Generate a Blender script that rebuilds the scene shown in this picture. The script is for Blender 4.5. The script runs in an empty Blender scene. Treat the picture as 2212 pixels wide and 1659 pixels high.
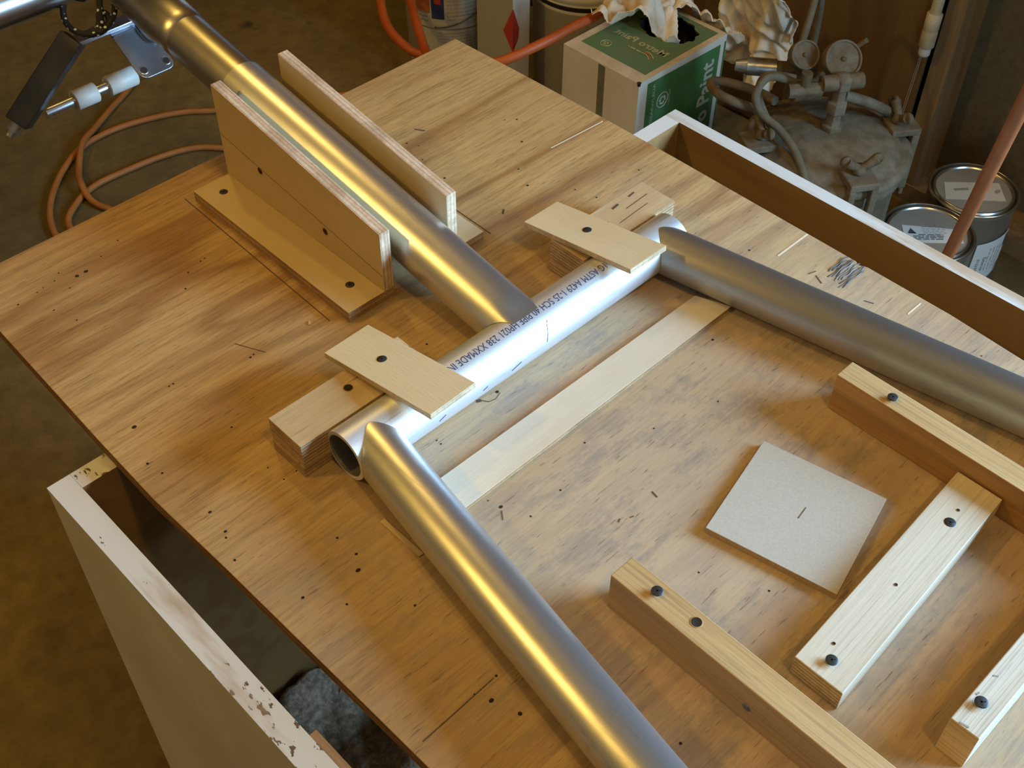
import bpy, bmesh, math, random
from mathutils import Vector, Matrix, noise
random.seed(7)
C = bpy.context.scene.collection
SC = bpy.context.scene
R = math.radians

# ------------------------------------------------------------------ camera, world, lights, exposure
cam = bpy.data.cameras.new('camera'); camo = bpy.data.objects.new('camera', cam); C.objects.link(camo)
cam.sensor_width = 36.0; cam.lens = 2591.28 / 2212 * 36.0; cam.clip_start = 0.02
camo.matrix_world = (Matrix.Translation((-0.20357, -0.92019, 0.72282)) @ Matrix.Rotation(R(-44.4969), 4, 'Z')
                     @ Matrix.Rotation(R(43.3729), 4, 'X') @ Matrix.Rotation(R(0.5007), 4, 'Z'))
SC.camera = camo
w = bpy.data.worlds.new('world'); SC.world = w; w.use_nodes = True
w.node_tree.nodes['Background'].inputs[0].default_value = (0.55, 0.65, 0.8, 1)
w.node_tree.nodes['Background'].inputs[1].default_value = 0.3
SC.view_settings.view_transform = 'Standard'; SC.view_settings.look = 'None'
SC.view_settings.gamma = 1; SC.view_settings.use_curve_mapping = False
SC.view_settings.exposure = 0.0

def area(name, loc, target, sx, sy, power, col):
    l = bpy.data.lights.new(name, 'AREA'); l.shape = 'RECTANGLE'; l.size = sx; l.size_y = sy
    l.energy = power; l.color = col
    o = bpy.data.objects.new(name, l); C.objects.link(o); o.location = loc
    o.rotation_euler = (Vector(target) - Vector(loc)).to_track_quat('-Z', 'Y').to_euler(); return o
def bulb(name, loc, power, col, r=0.06):
    l = bpy.data.lights.new(name, 'POINT'); l.energy = power; l.color = col; l.shadow_soft_size = r
    o = bpy.data.objects.new(name, l); C.objects.link(o); o.location = loc; return o
# daylight through the open door on the right; tungsten bulbs under the ceiling
area('door_daylight', (1.45, -1.90, 0.54), (1.45 - .97, -1.90 + .14, .54 - .14), 1.25, 0.80, 160, (0.40, 0.69, 1.0))
WARM = (1.0, 0.655, 0.14)
bulb('ceiling_bulb', (-1.70, 0.95, 2.10), 64, WARM, 0.07)
bulb('ceiling_bulb', (0.72, 1.10, 2.10), 24, WARM, 0.07)
bulb('ceiling_bulb', (-0.02, -1.60, 2.10), 34, WARM, 0.07)

# ------------------------------------------------------------------ node helpers
class NT:
    def __init__(s, name):
        s.m = bpy.data.materials.new(name); s.m.use_nodes = True
        s.t = s.m.node_tree; s.t.nodes.clear()
        s.out = s.n('ShaderNodeOutputMaterial'); s.b = s.n('ShaderNodeBsdfPrincipled')
        s.l(s.b.outputs[0], s.out.inputs[0])
    def n(s, typ, **k):
        n = s.t.nodes.new(typ)
        for a, v in k.items(): setattr(n, a, v)
        return n
    def l(s, a, b): s.t.links.new(a, b)
    def set(s, **k):
        for a, v in k.items():
            s.b.inputs[a.replace('_', ' ')].default_value = v
    def coord(s, scale, rand=True):
        tc = s.n('ShaderNodeTexCoord'); mp = s.n('ShaderNodeMapping'); mp.inputs['Scale'].default_value = scale
        src = tc.outputs['Object']
        if rand:
            oi = s.n('ShaderNodeObjectInfo'); mu = s.n('ShaderNodeMath', operation='MULTIPLY'); mu.inputs[1].default_value = 7.3
            s.l(oi.outputs['Random'], mu.inputs[0])
            ad = s.n('ShaderNodeVectorMath', operation='ADD'); s.l(src, ad.inputs[0]); s.l(mu.outputs[0], ad.inputs[1]); src = ad.outputs[0]
        s.l(src, mp.inputs[0]); return mp.outputs[0]
    def noise(s, vec, scale=1, detail=3, rough=.5, dist=0):
        n = s.n('ShaderNodeTexNoise'); n.inputs['Scale'].default_value = scale; n.inputs['Detail'].default_value = detail
        n.inputs['Roughness'].default_value = rough; n.inputs['Distortion'].default_value = dist
        s.l(vec, n.inputs['Vector']); return n.outputs['Fac']
    def ramp(s, fac, stops, interp='LINEAR'):
        r = s.n('ShaderNodeValToRGB'); e = r.color_ramp.elements; r.color_ramp.interpolation = interp
        while len(e) < len(stops): e.new(.5)
        for i, (p, c) in enumerate(stops):
            e[i].position = p; e[i].color = (*c, 1) if len(c) == 3 else c
        s.l(fac, r.inputs[0]); return r.outputs[0]
    def math(s, op, a, b=None):
        m = s.n('ShaderNodeMath', operation=op)
        for i, x in enumerate((a, b)):
            if x is None: continue
            if isinstance(x, (int, float)): m.inputs[i].default_value = x
            else: s.l(x, m.inputs[i])
        return m.outputs[0]
    def mix(s, fac, a, b, blend='MIX'):
        m = s.n('ShaderNodeMix', data_type='RGBA', blend_type=blend)
        for i, x in ((0, fac), (6, a), (7, b)):
            if isinstance(x, (int, float)): m.inputs[i].default_value = x
            elif isinstance(x, tuple): m.inputs[i].default_value = (*x, 1)
            else: s.l(x, m.inputs[i])
        return m.outputs[2]
    def bump(s, h, strength=.2, dist=.001):
        b = s.n('ShaderNodeBump'); b.inputs['Strength'].default_value = strength; b.inputs['Distance'].default_value = dist
        s.l(h, b.inputs['Height']); s.l(b.outputs[0], s.b.inputs['Normal'])
    def col(s, c): s.l(c, s.b.inputs['Base Color'])

def axscale(axis, along, across):
    return tuple(along if a == axis else across for a in 'XYZ')

def wood(name, light, dark, axis='X', along=1.6, across=9, rings=5, fine=.35, rough=.62, grey=None, streak=None, dist=.4, stop=(.25, .8), lines=0):
    m = NT(name)
    v = m.coord(axscale(axis, along, across))
    f = m.noise(v, 1, 3, .5, dist)
    s = m.math('ADD', m.math('MULTIPLY', m.math('SINE', m.math('MULTIPLY', f, rings * 6.283)), .5), .5)
    s = m.math('ADD', m.math('MULTIPLY', s, .75), m.math('MULTIPLY', m.noise(m.coord(axscale(axis, along * 3, across * 5)), 1, 4, .6), .5))
    s = m.math('MULTIPLY', s, .85)
    c = m.ramp(s, [(stop[0], light), (stop[1], dark)])
    vf = m.coord(axscale(axis, 18, 520)); ff = m.noise(vf, 1, 4, .65)
    c = m.mix(fine, c, m.ramp(ff, [(.35, tuple(x * .62 for x in dark)), (.6, light)]), 'MULTIPLY')
    c = m.mix(.25 * min(1, fine * 3), c, m.ramp(ff, [(.3, dark), (.7, light)]))
    if grey:
        g = m.noise(m.coord(axscale(axis, 7, 16)), 1, 4, .6); g2 = m.noise(m.coord((2.6, 2.6, 2.6)), 1, 2, .5)
        k = m.ramp(m.math('MULTIPLY', g, m.math('MULTIPLY', g2, 2.0)), [(.48, (0, 0, 0)), (.70, (.62, .62, .62))])
        c = m.mix(k, c, grey)
    if streak:
        g = m.noise(m.coord(axscale(axis, 9, 90)), 1, 2, .5)
        c = m.mix(m.ramp(g, [(.68, (0, 0, 0)), (.74, (1, 1, 1))]), c, streak)
    if lines:
        g = m.noise(m.coord(axscale(axis, 1.4, 135)), 1, 2, .5, .2)
        c = m.mix(m.ramp(m.math('SINE', m.math('MULTIPLY', g, 40)), [(.60, (0, 0, 0)), (.98, (lines,) * 3)]), c, tuple(x * .42 for x in dark))
        g = m.noise(m.coord(axscale(axis, 45, 800)), 1, 3, .6); c = m.mix(m.ramp(g, [(.60, (0, 0, 0)), (.70, (lines,) * 3)]), c, tuple(x * .45 for x in dark))
    m.col(c); m.set(Roughness=rough); m.bump(ff, .25, .0006); return m.m

def fir(name):
    m = NT(name)
    v = m.coord((1.5, 7.8, 7.8)); f = m.noise(v, 1, 2.4, .5, .45)
    sn = m.math('SINE', m.math('MULTIPLY', f, 46.0)); sn = m.math('ADD', m.math('MULTIPLY', sn, .5), .5)
    sn = m.math('POWER', sn, 2.6)
    gate = m.ramp(m.noise(m.coord((1.7, 4.6, 4.6)), 1, 2, .5), [(.36, (.12,) * 3), (.62, (1, 1, 1))])
    band = m.math('MULTIPLY', sn, gate)
    c = m.mix(m.ramp(m.noise(m.coord((.9, 5, 5)), 1, 3, .6), [(.32, (0, 0, 0)), (.70, (1, 1, 1))]), (.585, .375, .160), (.435, .255, .092))
    c = m.mix(m.math('MULTIPLY', band, .78), c, (.30, .138, .042))
    st = m.noise(m.coord((26, 520, 520)), 1, 5, .72); st2 = m.noise(m.coord((9, 150, 150)), 1, 3, .6)
    c = m.mix(.75, c, m.ramp(st, [(.30, (.46, .37, .30)), (.50, (.95, .93, .91)), (.72, (1.16, 1.14, 1.10))]), 'MULTIPLY')
    c = m.mix(.40, c, m.ramp(st2, [(.34, (.62, .52, .44)), (.55, (1, 1, 1))]), 'MULTIPLY')
    g = m.noise(m.coord((15, 30, 30)), 1, 6, .72); g2 = m.noise(m.coord((2.4, 3.2, 3.2)), 1, 2, .5)
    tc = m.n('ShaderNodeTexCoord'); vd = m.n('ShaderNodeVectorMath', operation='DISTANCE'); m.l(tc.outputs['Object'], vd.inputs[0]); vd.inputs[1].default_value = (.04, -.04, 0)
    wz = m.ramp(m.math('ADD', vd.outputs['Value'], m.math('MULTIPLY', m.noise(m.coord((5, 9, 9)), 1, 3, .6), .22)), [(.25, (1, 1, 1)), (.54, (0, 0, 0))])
    c = m.mix(m.math("MULTIPLY", wz, .52), c, (.56, .455, .355))           # paler, greyer middle of the bench top
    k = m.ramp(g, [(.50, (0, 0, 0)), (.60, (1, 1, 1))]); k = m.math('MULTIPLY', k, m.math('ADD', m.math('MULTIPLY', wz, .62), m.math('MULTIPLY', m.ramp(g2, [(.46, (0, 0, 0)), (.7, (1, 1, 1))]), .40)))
    k = m.math('MULTIPLY', k, m.ramp(st, [(.30, (1, 1, 1)), (.66, (.45,) * 3)]))
    c = m.mix(k, c, (.235, .205, .18))                                      # grey grime rubbed into the grain
    po = m.noise(m.coord((60, 620, 620)), 1, 2, .5)
    c = m.mix(m.ramp(po, [(.67, (0, 0, 0)), (.73, (.65,) * 3)]), c, (.15, .085, .05))
    m.col(c); m.l(m.math('ADD', m.math('MULTIPLY', st, .25), .42), m.b.inputs['Roughness']); m.bump(st, .22, .0006); return m.m

def ply_edge(name, axis, period, light, dark, glue, rough=.75):
    m = NT(name)
    tc = m.n('ShaderNodeTexCoord'); sp = m.n('ShaderNodeSeparateXYZ'); m.l(tc.outputs['Object'], sp.inputs[0])
    wob = m.noise(m.coord((30, 30, 30)), 1, 2, .5)
    x = m.math('ADD', m.math('DIVIDE', sp.outputs['XYZ'.index(axis)], period), m.math('MULTIPLY', wob, .22))
    fr = m.math('FRACT', x)
    c = m.ramp(fr, [(0, glue), (.07, light), (.46, light), (.5, glue), (.56, dark), (.94, dark), (1, glue)])
    n2 = m.noise(m.coord((260, 260, 260)), 1, 3, .6)
    c = m.mix(.45, c, m.ramp(n2, [(.3, (.45, .38, .3)), (.65, (1, 1, 1))]), 'MULTIPLY')
    big = m.noise(m.coord((22, 22, 60)), 1, 2, .5)
    c = m.mix(.5, c, m.ramp(big, [(.4, (.55, .45, .35)), (.55, (1, 1, 1))]), 'MULTIPLY')
    m.col(c); m.set(Roughness=rough); m.bump(n2, .3, .0005); return m.m

def metal(name, base, rough, axis, dirt=.25, dents=.15, spec_noise=.07, streakc=(.25, .25, .27), metallic=1.0, vec=None, aniso=.5):
    m = NT(name)
    if vec:
        ge = m.n('ShaderNodeNewGeometry'); cr = m.n('ShaderNodeVectorMath', operation='CROSS_PRODUCT'); cr.inputs[0].default_value = vec; m.l(ge.outputs['Normal'], cr.inputs[1])
        no = m.n('ShaderNodeVectorMath', operation='NORMALIZE'); m.l(cr.outputs[0], no.inputs[0]); m.l(no.outputs[0], m.b.inputs['Tangent']); m.set(Anisotropic=aniso)
    n = m.noise(m.coord(axscale(axis, 6, 260)), 1, 4, .6)
    b = m.noise(m.coord((14, 14, 14)), 1, 4, .6)
    c = m.mix(m.ramp(m.math('MULTIPLY', n, b), [(.30, (0, 0, 0)), (.42, (dirt, dirt, dirt))]), base, streakc)
    sp = m.noise(m.coord((900, 900, 900)), 1, 2, .5)
    m.col(c); m.set(Metallic=metallic)
    r = m.math('ADD', m.math('MULTIPLY', m.math('ADD', n, m.math('MULTIPLY', b, .8)), spec_noise), rough - spec_noise * .9)
    m.l(r, m.b.inputs['Roughness'])
    m.bump(m.math('ADD', n, m.math('MULTIPLY', sp, dents)), .06, .0004); return m.m

def plain(name, col, rough=.6, metallic=0, mottled=None, scale=20, amt=.5, bumpd=0, stops=(.4, .65)):
    m = NT(name); m.set(Roughness=rough, Metallic=metallic)
    if mottled:
        n = m.noise(m.coord((scale,) * 3), 1, 5, .62)
        c = m.mix(m.ramp(n, [(stops[0], (0, 0, 0)), (stops[1], (amt,) * 3)]), col, mottled); m.col(c)
        if bumpd: m.bump(n, .5, bumpd)
    else: m.b.inputs['Base Color'].default_value = (*col, 1)
    return m.m

FIR_L, FIR_D = (.60, .40, .215), (.40, .205, .085)
M = {}
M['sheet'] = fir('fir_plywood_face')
M['sheet_edge'] = ply_edge('fir_plywood_edge', 'Z', .0064, (.36, .185, .06), (.26, .12, .036), (.11, .05, .016))
M['birch'] = wood('birch_face', (.64, .49, .27), (.58, .425, .22), 'Y', 4, 14, 2, .12, .5)
M['birch_x'] = wood('birch_face_cross', (.70, .53, .32), (.64, .46, .26), 'X', 4, 14, 2, .14, .5)
M['birch_edge_z'] = ply_edge('birch_edge_z', 'Z', .0062, (.56, .37, .18), (.44, .26, .12), (.20, .08, .03))
M['birch_edge_x'] = ply_edge('birch_edge_x', 'X', .0074, (.74, .57, .39), (.70, .49, .33), (.42, .13, .06))
M['block_top'] = wood('block_face', (.70, .54, .34), (.60, .42, .23), 'X', 3, 22, 3, .3, .55, streak=(.30, .14, .06))
M['block_edge'] = ply_edge('block_edge', 'Z', .0034, (.62, .44, .24), (.42, .25, .12), (.16, .08, .035))
M['clamp'] = wood('clamp_face', (.79, .66, .44), (.74, .60, .38), 'Y', 5, 16, 2, .1, .5)
M['clamp_edge'] = ply_edge('clamp_edge', 'Z', .0024, (.74, .60, .42), (.62, .45, .28), (.36, .22, .11))
M['pale'] = wood('pale_ply', (.74, .64, .50), (.68, .56, .41), 'X', 4, 16, 2, .12, .5)
M['cedar'] = wood('cedar_stop', (.58, .345, .125), (.45, .24, .08), 'Y', 2, 26, 3, .3, .55, lines=.35)
M['cedar_x'] = wood('cedar_stop_light', (.63, .42, .195), (.55, .34, .14), 'Y', 2, 30, 3, .25, .55, lines=.36)
M['white_wood'] = wood('whitewood', (.74, .65, .52), (.67, .56, .42), 'X', 3, 30, 2, .3, .6, lines=.22)
M['pine'] = wood('pine_stop', (.72, .64, .52), (.62, .52, .39), 'X', 2, 34, 4, .3, .6, lines=.4)
M['mdf'] = plain('mdf', (.52, .455, .375), .7, 0, (.40, .335, .26), 700, .5)
M['mdf_edge'] = plain('mdf_edge', (.42, .28, .15), .8, 0, (.30, .19, .1), 300, .5)
M['alu'] = metal('aluminium_tube', (.68, .68, .70), .33, 'Y', vec=(0, .988, .156), metallic=.92)
M['alu_arm'] = metal('aluminium_arm', (.62, .62, .64), .33, 'Y', dirt=.35, vec=(-.153, -.988, 0), metallic=.9)
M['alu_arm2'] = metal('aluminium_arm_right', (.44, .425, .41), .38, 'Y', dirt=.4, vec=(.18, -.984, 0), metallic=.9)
M['alu_inner'] = metal('aluminium_inner', (.50, .48, .46), .32, 'Y', dirt=.35, vec=(0, .988, .156))
M['pipe'] = metal('bright_pipe', (.86, .88, .93), .42, 'X', dirt=.45, metallic=.72)
M['alu_bore'] = plain('pipe_bore', (.30, .28, .25), .6, .6, (.16, .14, .12), 60)
M['ink'] = plain('blue_black_ink', (.03, .035, .10), .7)
M['black_screw'] = plain('black_screw', (.05, .05, .055), .5, .5)
M['hole'] = plain('hole_dark', (.025, .014, .007), .95)
M['pencil'] = plain('pencil', (.10, .06, .04), .8)
M['splinter'] = wood('splintered_veneer', (.34, .30, .26), (.10, .08, .07), 'X', 6, 120, 4, .6, .85)
M['white_scratch'] = plain('scratch', (.75, .62, .45), .8)
M['steel'] = plain('bright_steel', (.75, .76, .80), .28, 1.0)
M['plate'] = plain('aluminium_plate', (.62, .63, .68), .38, 1.0, (.42, .42, .46), 30, .6)
M['dark_steel'] = plain('dark_strut', (.10, .09, .075), .5, .7, (.05, .045, .04), 20)
M['nylon'] = plain('white_nylon', (.52, .47, .41), .5)
M['rope'] = None
# concrete floor
m = NT('stained_concrete')
a_ = m.noise(m.coord((1.6,) * 3, False), 1, 6, .62); b_ = m.noise(m.coord((26,) * 3, False), 1, 5, .7); s_ = m.noise(m.coord((9,) * 3, False), 1, 2, .5)
c = m.ramp(a_, [(.32, (.105, .074, .024)), (.55, (.20, .14, .048)), (.75, (.28, .20, .075))])
c = m.mix(.55, c, m.ramp(b_, [(.3, (.35, .3, .25)), (.65, (1, 1, 1))]), 'MULTIPLY')
c = m.mix(m.ramp(s_, [(.70, (0, 0, 0)), (.76, (.75, .75, .75))]), c, (.02, .015, .01))
m.col(c); m.set(Roughness=.8); m.bump(b_, .3, .003); M['floor'] = m.m
# painted, chipped white wood
m = NT('chipped_white_paint')
n1 = m.noise(m.coord((190, 85, 190)), 1, 4, .6); n2 = m.noise(m.coord((5, 5, 5)), 1, 3, .5)
c = m.mix(m.ramp(n2, [(.4, (0, 0, 0)), (.75, (.35, .35, .35))]), (.70, .68, .66), (.52, .42, .30))
c = m.mix(m.ramp(m.math('MULTIPLY', n1, m.math('ADD', n2, .5)), [(.655, (0, 0, 0)), (.667, (1, 1, 1))]), c, (.12, .075, .05))
n3 = m.noise(m.coord((30, 5, 30)), 1, 4, .6); c = m.mix(m.ramp(n3, [(.58, (0, 0, 0)), (.70, (.75,) * 3)]), c, (.42, .28, .17))
m.col(c); m.set(Roughness=.55); m.bump(n1, .15, .0006); M['white_paint'] = m.m
m = NT('worn_white_paint')
n3 = m.noise(m.coord((40, 5, 40)), 1, 5, .65); n4 = m.noise(m.coord((2.2, 2.2, 2.2)), 1, 2, .5)
c = m.mix(m.ramp(m.math('MULTIPLY', n3, m.math('ADD', n4, .5)), [(.44, (0, 0, 0)), (.62, (.9,) * 3)]), (.62, .60, .57), (.45, .29, .17))
m.col(c); m.set(Roughness=.6); M['worn_paint'] = m.m
M['box_face'] = plain('box_side_paint', (.62, .58, .50), .6, 0, (.48, .42, .32), 4, .7)
M['raw_wood'] = wood('raw_box_wood', (.36, .20, .062), (.27, .135, .038), 'Y', 1.5, 12, 4, .3, .75)
M['worn_rim'] = wood('worn_rim', (.55, .38, .24), (.42, .25, .13), 'Y', 3, 60, 4, .5, .75)
M['box_bottom'] = plain('box_bottom_grey', (.30, .25, .20), .8, 0, (.13, .125, .12), 4, .7)
M['blanket'] = plain('dusty_grey_felt', (.20, .145, .095), .95, 0, (.55, .41, .28), 110, .9, .006, (.38, .66))
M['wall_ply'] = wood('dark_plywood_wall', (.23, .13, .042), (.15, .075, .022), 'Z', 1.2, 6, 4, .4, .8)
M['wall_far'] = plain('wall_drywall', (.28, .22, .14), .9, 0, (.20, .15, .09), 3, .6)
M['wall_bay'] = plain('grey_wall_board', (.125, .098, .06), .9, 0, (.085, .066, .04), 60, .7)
M['stud'] = wood('stud_wood', (.36, .24, .13), (.25, .155, .075), 'Z', 1.5, 20, 4, .3, .75)
M['ceiling'] = plain('ceiling_board', (.32, .24, .15), .9, 0, (.2, .14, .08), 2, .5)
M['dust'] = plain('dusty_metal', (.12, .085, .045), .85, .0, (.20, .152, .10), 34, .9, .001, (.40, .68))
M['dust_dark'] = plain('dusty_brass', (.11, .065, .025), .75, .2, (.19, .14, .085), 40, .8)
M['dust_hose'] = plain('dusty_hose', (.12, .09, .05), .9, 0, (.18, .14, .09), 40, .8)
M['bare'] = plain('bare_metal', (.5, .5, .5), .35, .9, (.2, .16, .12), 30, .8)
M['pvc'] = plain('dirty_pvc', (.56, .48, .35), .5, 0, (.36, .27, .15), 14, .7)
M['tin'] = plain('paint_tin', (.50, .49, .46), .38, .85, (.32, .31, .29), 8, .5)
M['tin_lid'] = plain('paint_tin_lid', (.54, .50, .43), .45, .55, (.40, .36, .30), 10, .6)
M['tin_rim'] = plain('paint_tin_rim', (.72, .70, .66), .25, 1.0)
M['groove'] = plain('lid_groove', (.06, .05, .045), .5, .6)
M['paper'] = plain('paper_label', (.62, .60, .58), .8)
M['paper_dim'] = plain('aged_paper_label', (.58, .53, .45), .85, 0, (.48, .42, .33), 12, .6)
M['print_dark'] = plain('dark_print', (.05, .05, .055), .8)
M['print_grey'] = plain('grey_print', (.30, .28, .25), .8)
M['print_grey2'] = plain('pale_grey_print', (.38, .345, .29), .8)
M['red_pole'] = plain('red_brown_rod', (.36, .10, .035), .45, 0, (.24, .065, .025), 26, .6)
M['hose_orange'] = plain('orange_hose', (.52, .095, .012), .5, 0, (.34, .06, .012), 12, .6)
M['cord_orange'] = plain('orange_cord', (.42, .15, .03), .6, 0, (.30, .11, .03), 16, .6)
M['pail'] = plain('cream_pail', (.66, .60, .47), .5, 0, (.46, .41, .31), 8, .6)
M['bucket'] = plain('white_bucket', (.72, .68, .60), .4, 0, (.52, .48, .40), 6, .6)
M['carton_white'] = plain('white_carton', (.74, .68, .58), .75, 0, (.64, .56, .44), 9, .6)
M['carton_kraft'] = plain('scuffed_carton', (.66, .52, .34), .8, 0, (.50, .36, .19), 20, .8)
M['green'] = plain('green_print', (.055, .17, .045), .7, 0, (.08, .19, .075), 14, .7)
M['green_top'] = plain('dusty_green_print', (.11, .19, .075), .8, 0, (.16, .19, .09), 12, .8)
M['pale_print'] = plain('pale_print', (.50, .52, .42), .75)
M['gold_print'] = plain('gold_print', (.46, .42, .21), .75)
M['tape'] = plain('packing_tape', (.17, .155, .11), .35, 0, (.24, .21, .15), 30, .6)
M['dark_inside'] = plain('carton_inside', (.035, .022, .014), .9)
M['rag'] = plain('stained_rag', (.86, .77, .64), .95, 0, (.58, .38, .18), 9, .7, .002, (.50, .64))
M['orange_print'] = plain('orange_print', (.50, .13, .025), .7)
M['blue_print'] = plain('blue_print', (.035, .04, .13), .7)
M['red_print'] = plain('red_print', (.50, .05, .03), .7)
M['green_patch'] = plain('green_patch', (.02, .09, .03), .7)
M['shaded_carton'] = plain('shaded_carton_side', (.42, .39, .34), .8)  # left face of the tall white carton, its shade put into the colour
M['wire'] = plain('steel_wire', (.12, .12, .125), .4, .8)
M['yellow'] = plain('yellow_cord', (.62, .48, .05), .7)
M['brown_plug'] = plain('wood_plug', (.45, .24, .09), .6)
# black cord with white flecks
m = NT('black_flecked_cord')
v = m.n('ShaderNodeTexVoronoi'); v.inputs['Scale'].default_value = 1
m.l(m.coord((190, 190, 190), False), v.inputs['Vector'])
m.col(m.ramp(v.outputs['Distance'], [(.26, (.72, .70, .66)), (.30, (.012, .012, .014))])); m.set(Roughness=.8); M['rope'] = m.m

# ------------------------------------------------------------------ mesh builder
class MB:
    def __init__(s): s.v = []; s.f = []; s.mi = []; s.sm = []
    def add(s, vs, fs, mi=0, smooth=False):
        o = len(s.v); s.v += [Vector(p) for p in vs]
        for i, f in enumerate(fs):
            s.f.append([o + k for k in f]); s.mi.append(mi[i] if isinstance(mi, (list, tuple)) else mi); s.sm.append(smooth)
        return s
    def hexa(s, b, t, mi=(0, 0, 0, 0, 0, 0)):
        # b, t: four bottom / top corners counter-clockwise; mi: bottom, top, four sides
        fs = [(3, 2, 1, 0), (4, 5, 6, 7)] + [(i, (i + 1) % 4, 4 + (i + 1) % 4, 4 + i) for i in range(4)]
        return s.add(list(b) + list(t), fs, list(mi))
    def box(s, x0, y0, z0, x1, y1, z1, mi=0, flat=None, edge=1):
        # flat: thickness axis whose two faces take slot 0; the rest take slot `edge`
        b = [(x0, y0, z0), (x1, y0, z0), (x1, y1, z0), (x0, y1, z0)]; t = [(x, y, z1) for x, y, _ in b]
        if flat == 'Z': k = (0, 0, edge, edge, edge, edge)
        elif flat == 'X': k = (edge, edge, edge, 0, edge, 0)
        elif flat == 'Y': k = (edge, edge, 0, edge, 0, edge)
        else: k = (mi,) * 6
        return s.hexa(b, t, k)
    def prism(s, poly, z0, z1, mi_top=0, mi_side=1):
        n = len(poly); vs = [(x, y, z0) for x, y in poly] + [(x, y, z1) for x, y in poly]
        return s.add(vs, [list(range(n - 1, -1, -1)), list(range(n, 2 * n))] + [(i, (i + 1) % n, n + (i + 1) % n, n + i) for i in range(n)],
                     [mi_top, mi_top] + [mi_side] * n)
    def frame(s, d):
        d = Vector(d).normalized(); u = Vector((0, 0, 1)) if abs(d.z) < .9 else Vector((1, 0, 0))
        a = d.cross(u).normalized(); return d, a, d.cross(a).normalized()
    def cyl(s, p0, p1, r0, r1=None, n=24, mi=0, caps=True, cap_mi=None):
        r1 = r0 if r1 is None else r1; p0 = Vector(p0); p1 = Vector(p1); d, a, b = s.frame(p1 - p0)
        ring = lambda p, r: [p + r * (math.cos(t) * a + math.sin(t) * b) for t in [2 * math.pi * i / n for i in range(n)]]
        vs = ring(p0, r0) + ring(p1, r1); s.add(vs, [(i, (i + 1) % n, n + (i + 1) % n, n + i) for i in range(n)], mi, True)
        if caps:
            cm = mi if cap_mi is None else cap_mi
            s.add(ring(p0, r0), [list(range(n - 1, -1, -1))], cm); s.add(ring(p1, r1), [list(range(n))], cm)
        return s
    def lathe(s, prof, c, n=48, mi=0, axis=(0, 0, 1)):
        # prof: list of (radius, height[, slot of the band below it])
        d, a, b = s.frame(axis); c = Vector(c); o = len(s.v)
        for p in prof:
            for i in range(n):
                t = 2 * math.pi * i / n; s.v.append(c + p[1] * d + p[0] * (math.cos(t) * a + math.sin(t) * b))
        for k in range(len(prof) - 1):
            mm = prof[k + 1][2] if len(prof[k + 1]) > 2 else mi
            for i in range(n):
                s.f.append([o + k * n + i, o + k * n + (i + 1) % n, o + (k + 1) * n + (i + 1) % n, o + (k + 1) * n + i]); s.mi.append(mm); s.sm.append(True)
        return s
    def sweep(s, pts, r, n=10, mi=0, sub=6, closed=False):
        P = smooth_path(pts, sub) if sub else [Vector(p) for p in pts]
        o = len(s.v); prev = None
        for i, p in enumerate(P):
            t = (P[min(i + 1, len(P) - 1)] - P[max(i - 1, 0)]).normalized()
            if prev is None: _, a, b = s.frame(t)
            else: a = (prev - t * prev.dot(t)).normalized(); b = t.cross(a)
            prev = a; rr = r(i / (len(P) - 1)) if callable(r) else r
            for k in range(n):
                q = 2 * math.pi * k / n; s.v.append(p + rr * (math.cos(q) * a + math.sin(q) * b))
        for i in range(len(P) - 1):
            for k in range(n):
                s.f.append([o + i * n + k, o + i * n + (k + 1) % n, o + (i + 1) * n + (k + 1) % n, o + (i + 1) * n + k]); s.mi.append(mi); s.sm.append(True)
        s.f += [[o + k for k in range(n - 1, -1, -1)], [o + (len(P) - 1) * n + k for k in range(n)]]; s.mi += [mi, mi]; s.sm += [False, False]
        return s
    def torus(s, c, R_, r, axis=(0, 0, 1), n=40, k=8, mi=0):
        d, a, b = s.frame(axis); c = Vector(c); o = len(s.v)
        for i in range(n):
            t = 2 * math.pi * i / n; e = math.cos(t) * a + math.sin(t) * b
            for j in range(k):
                q = 2 * math.pi * j / k; s.v.append(c + e * (R_ + r * math.cos(q)) + d * r * math.sin(q))
        for i in range(n):
            for j in range(k):
                s.f.append([o + i * k + j, o + ((i + 1) % n) * k + j, o + ((i + 1) % n) * k + (j + 1) % k, o + i * k + (j + 1) % k]); s.mi.append(mi); s.sm.append(True)
        return s
    def disc(s, c, r, n=10, mi=0, sx=1, sy=1):
        return s.add([(c[0] + r * sx * math.cos(2 * math.pi * i / n), c[1] + r * sy * math.sin(2 * math.pi * i / n), c[2]) for i in range(n)], [list(range(n))], mi)
    def line(s, a, b, wd, mi=0, th=.00025):
        # a thin drawn stroke lying on a horizontal face, with a hair of thickness
        a = Vector(a); b = Vector(b); d = (b - a); nrm = Vector((-d.y, d.x, 0)).normalized() * wd / 2
        q = [a - nrm, b - nrm, b + nrm, a + nrm]
        return s.hexa(q, [p + Vector((0, 0, th)) for p in q], (mi,) * 6)

def smooth_path(pts, sub):
    P = [Vector(p) for p in pts]; out = []
    for i in range(len(P) - 1):
        p0 = P[max(i - 1, 0)]; p1 = P[i]; p2 = P[i + 1]; p3 = P[min(i + 2, len(P) - 1)]
        for k in range(sub):
            t = k / sub
            out.append(.5 * ((2 * p1) + (p2 - p0) * t + (2 * p0 - 5 * p1 + 4 * p2 - p3) * t * t + (3 * p1 - p0 - 3 * p2 + p3) * t ** 3))
    out.append(P[-1]); return out

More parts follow.
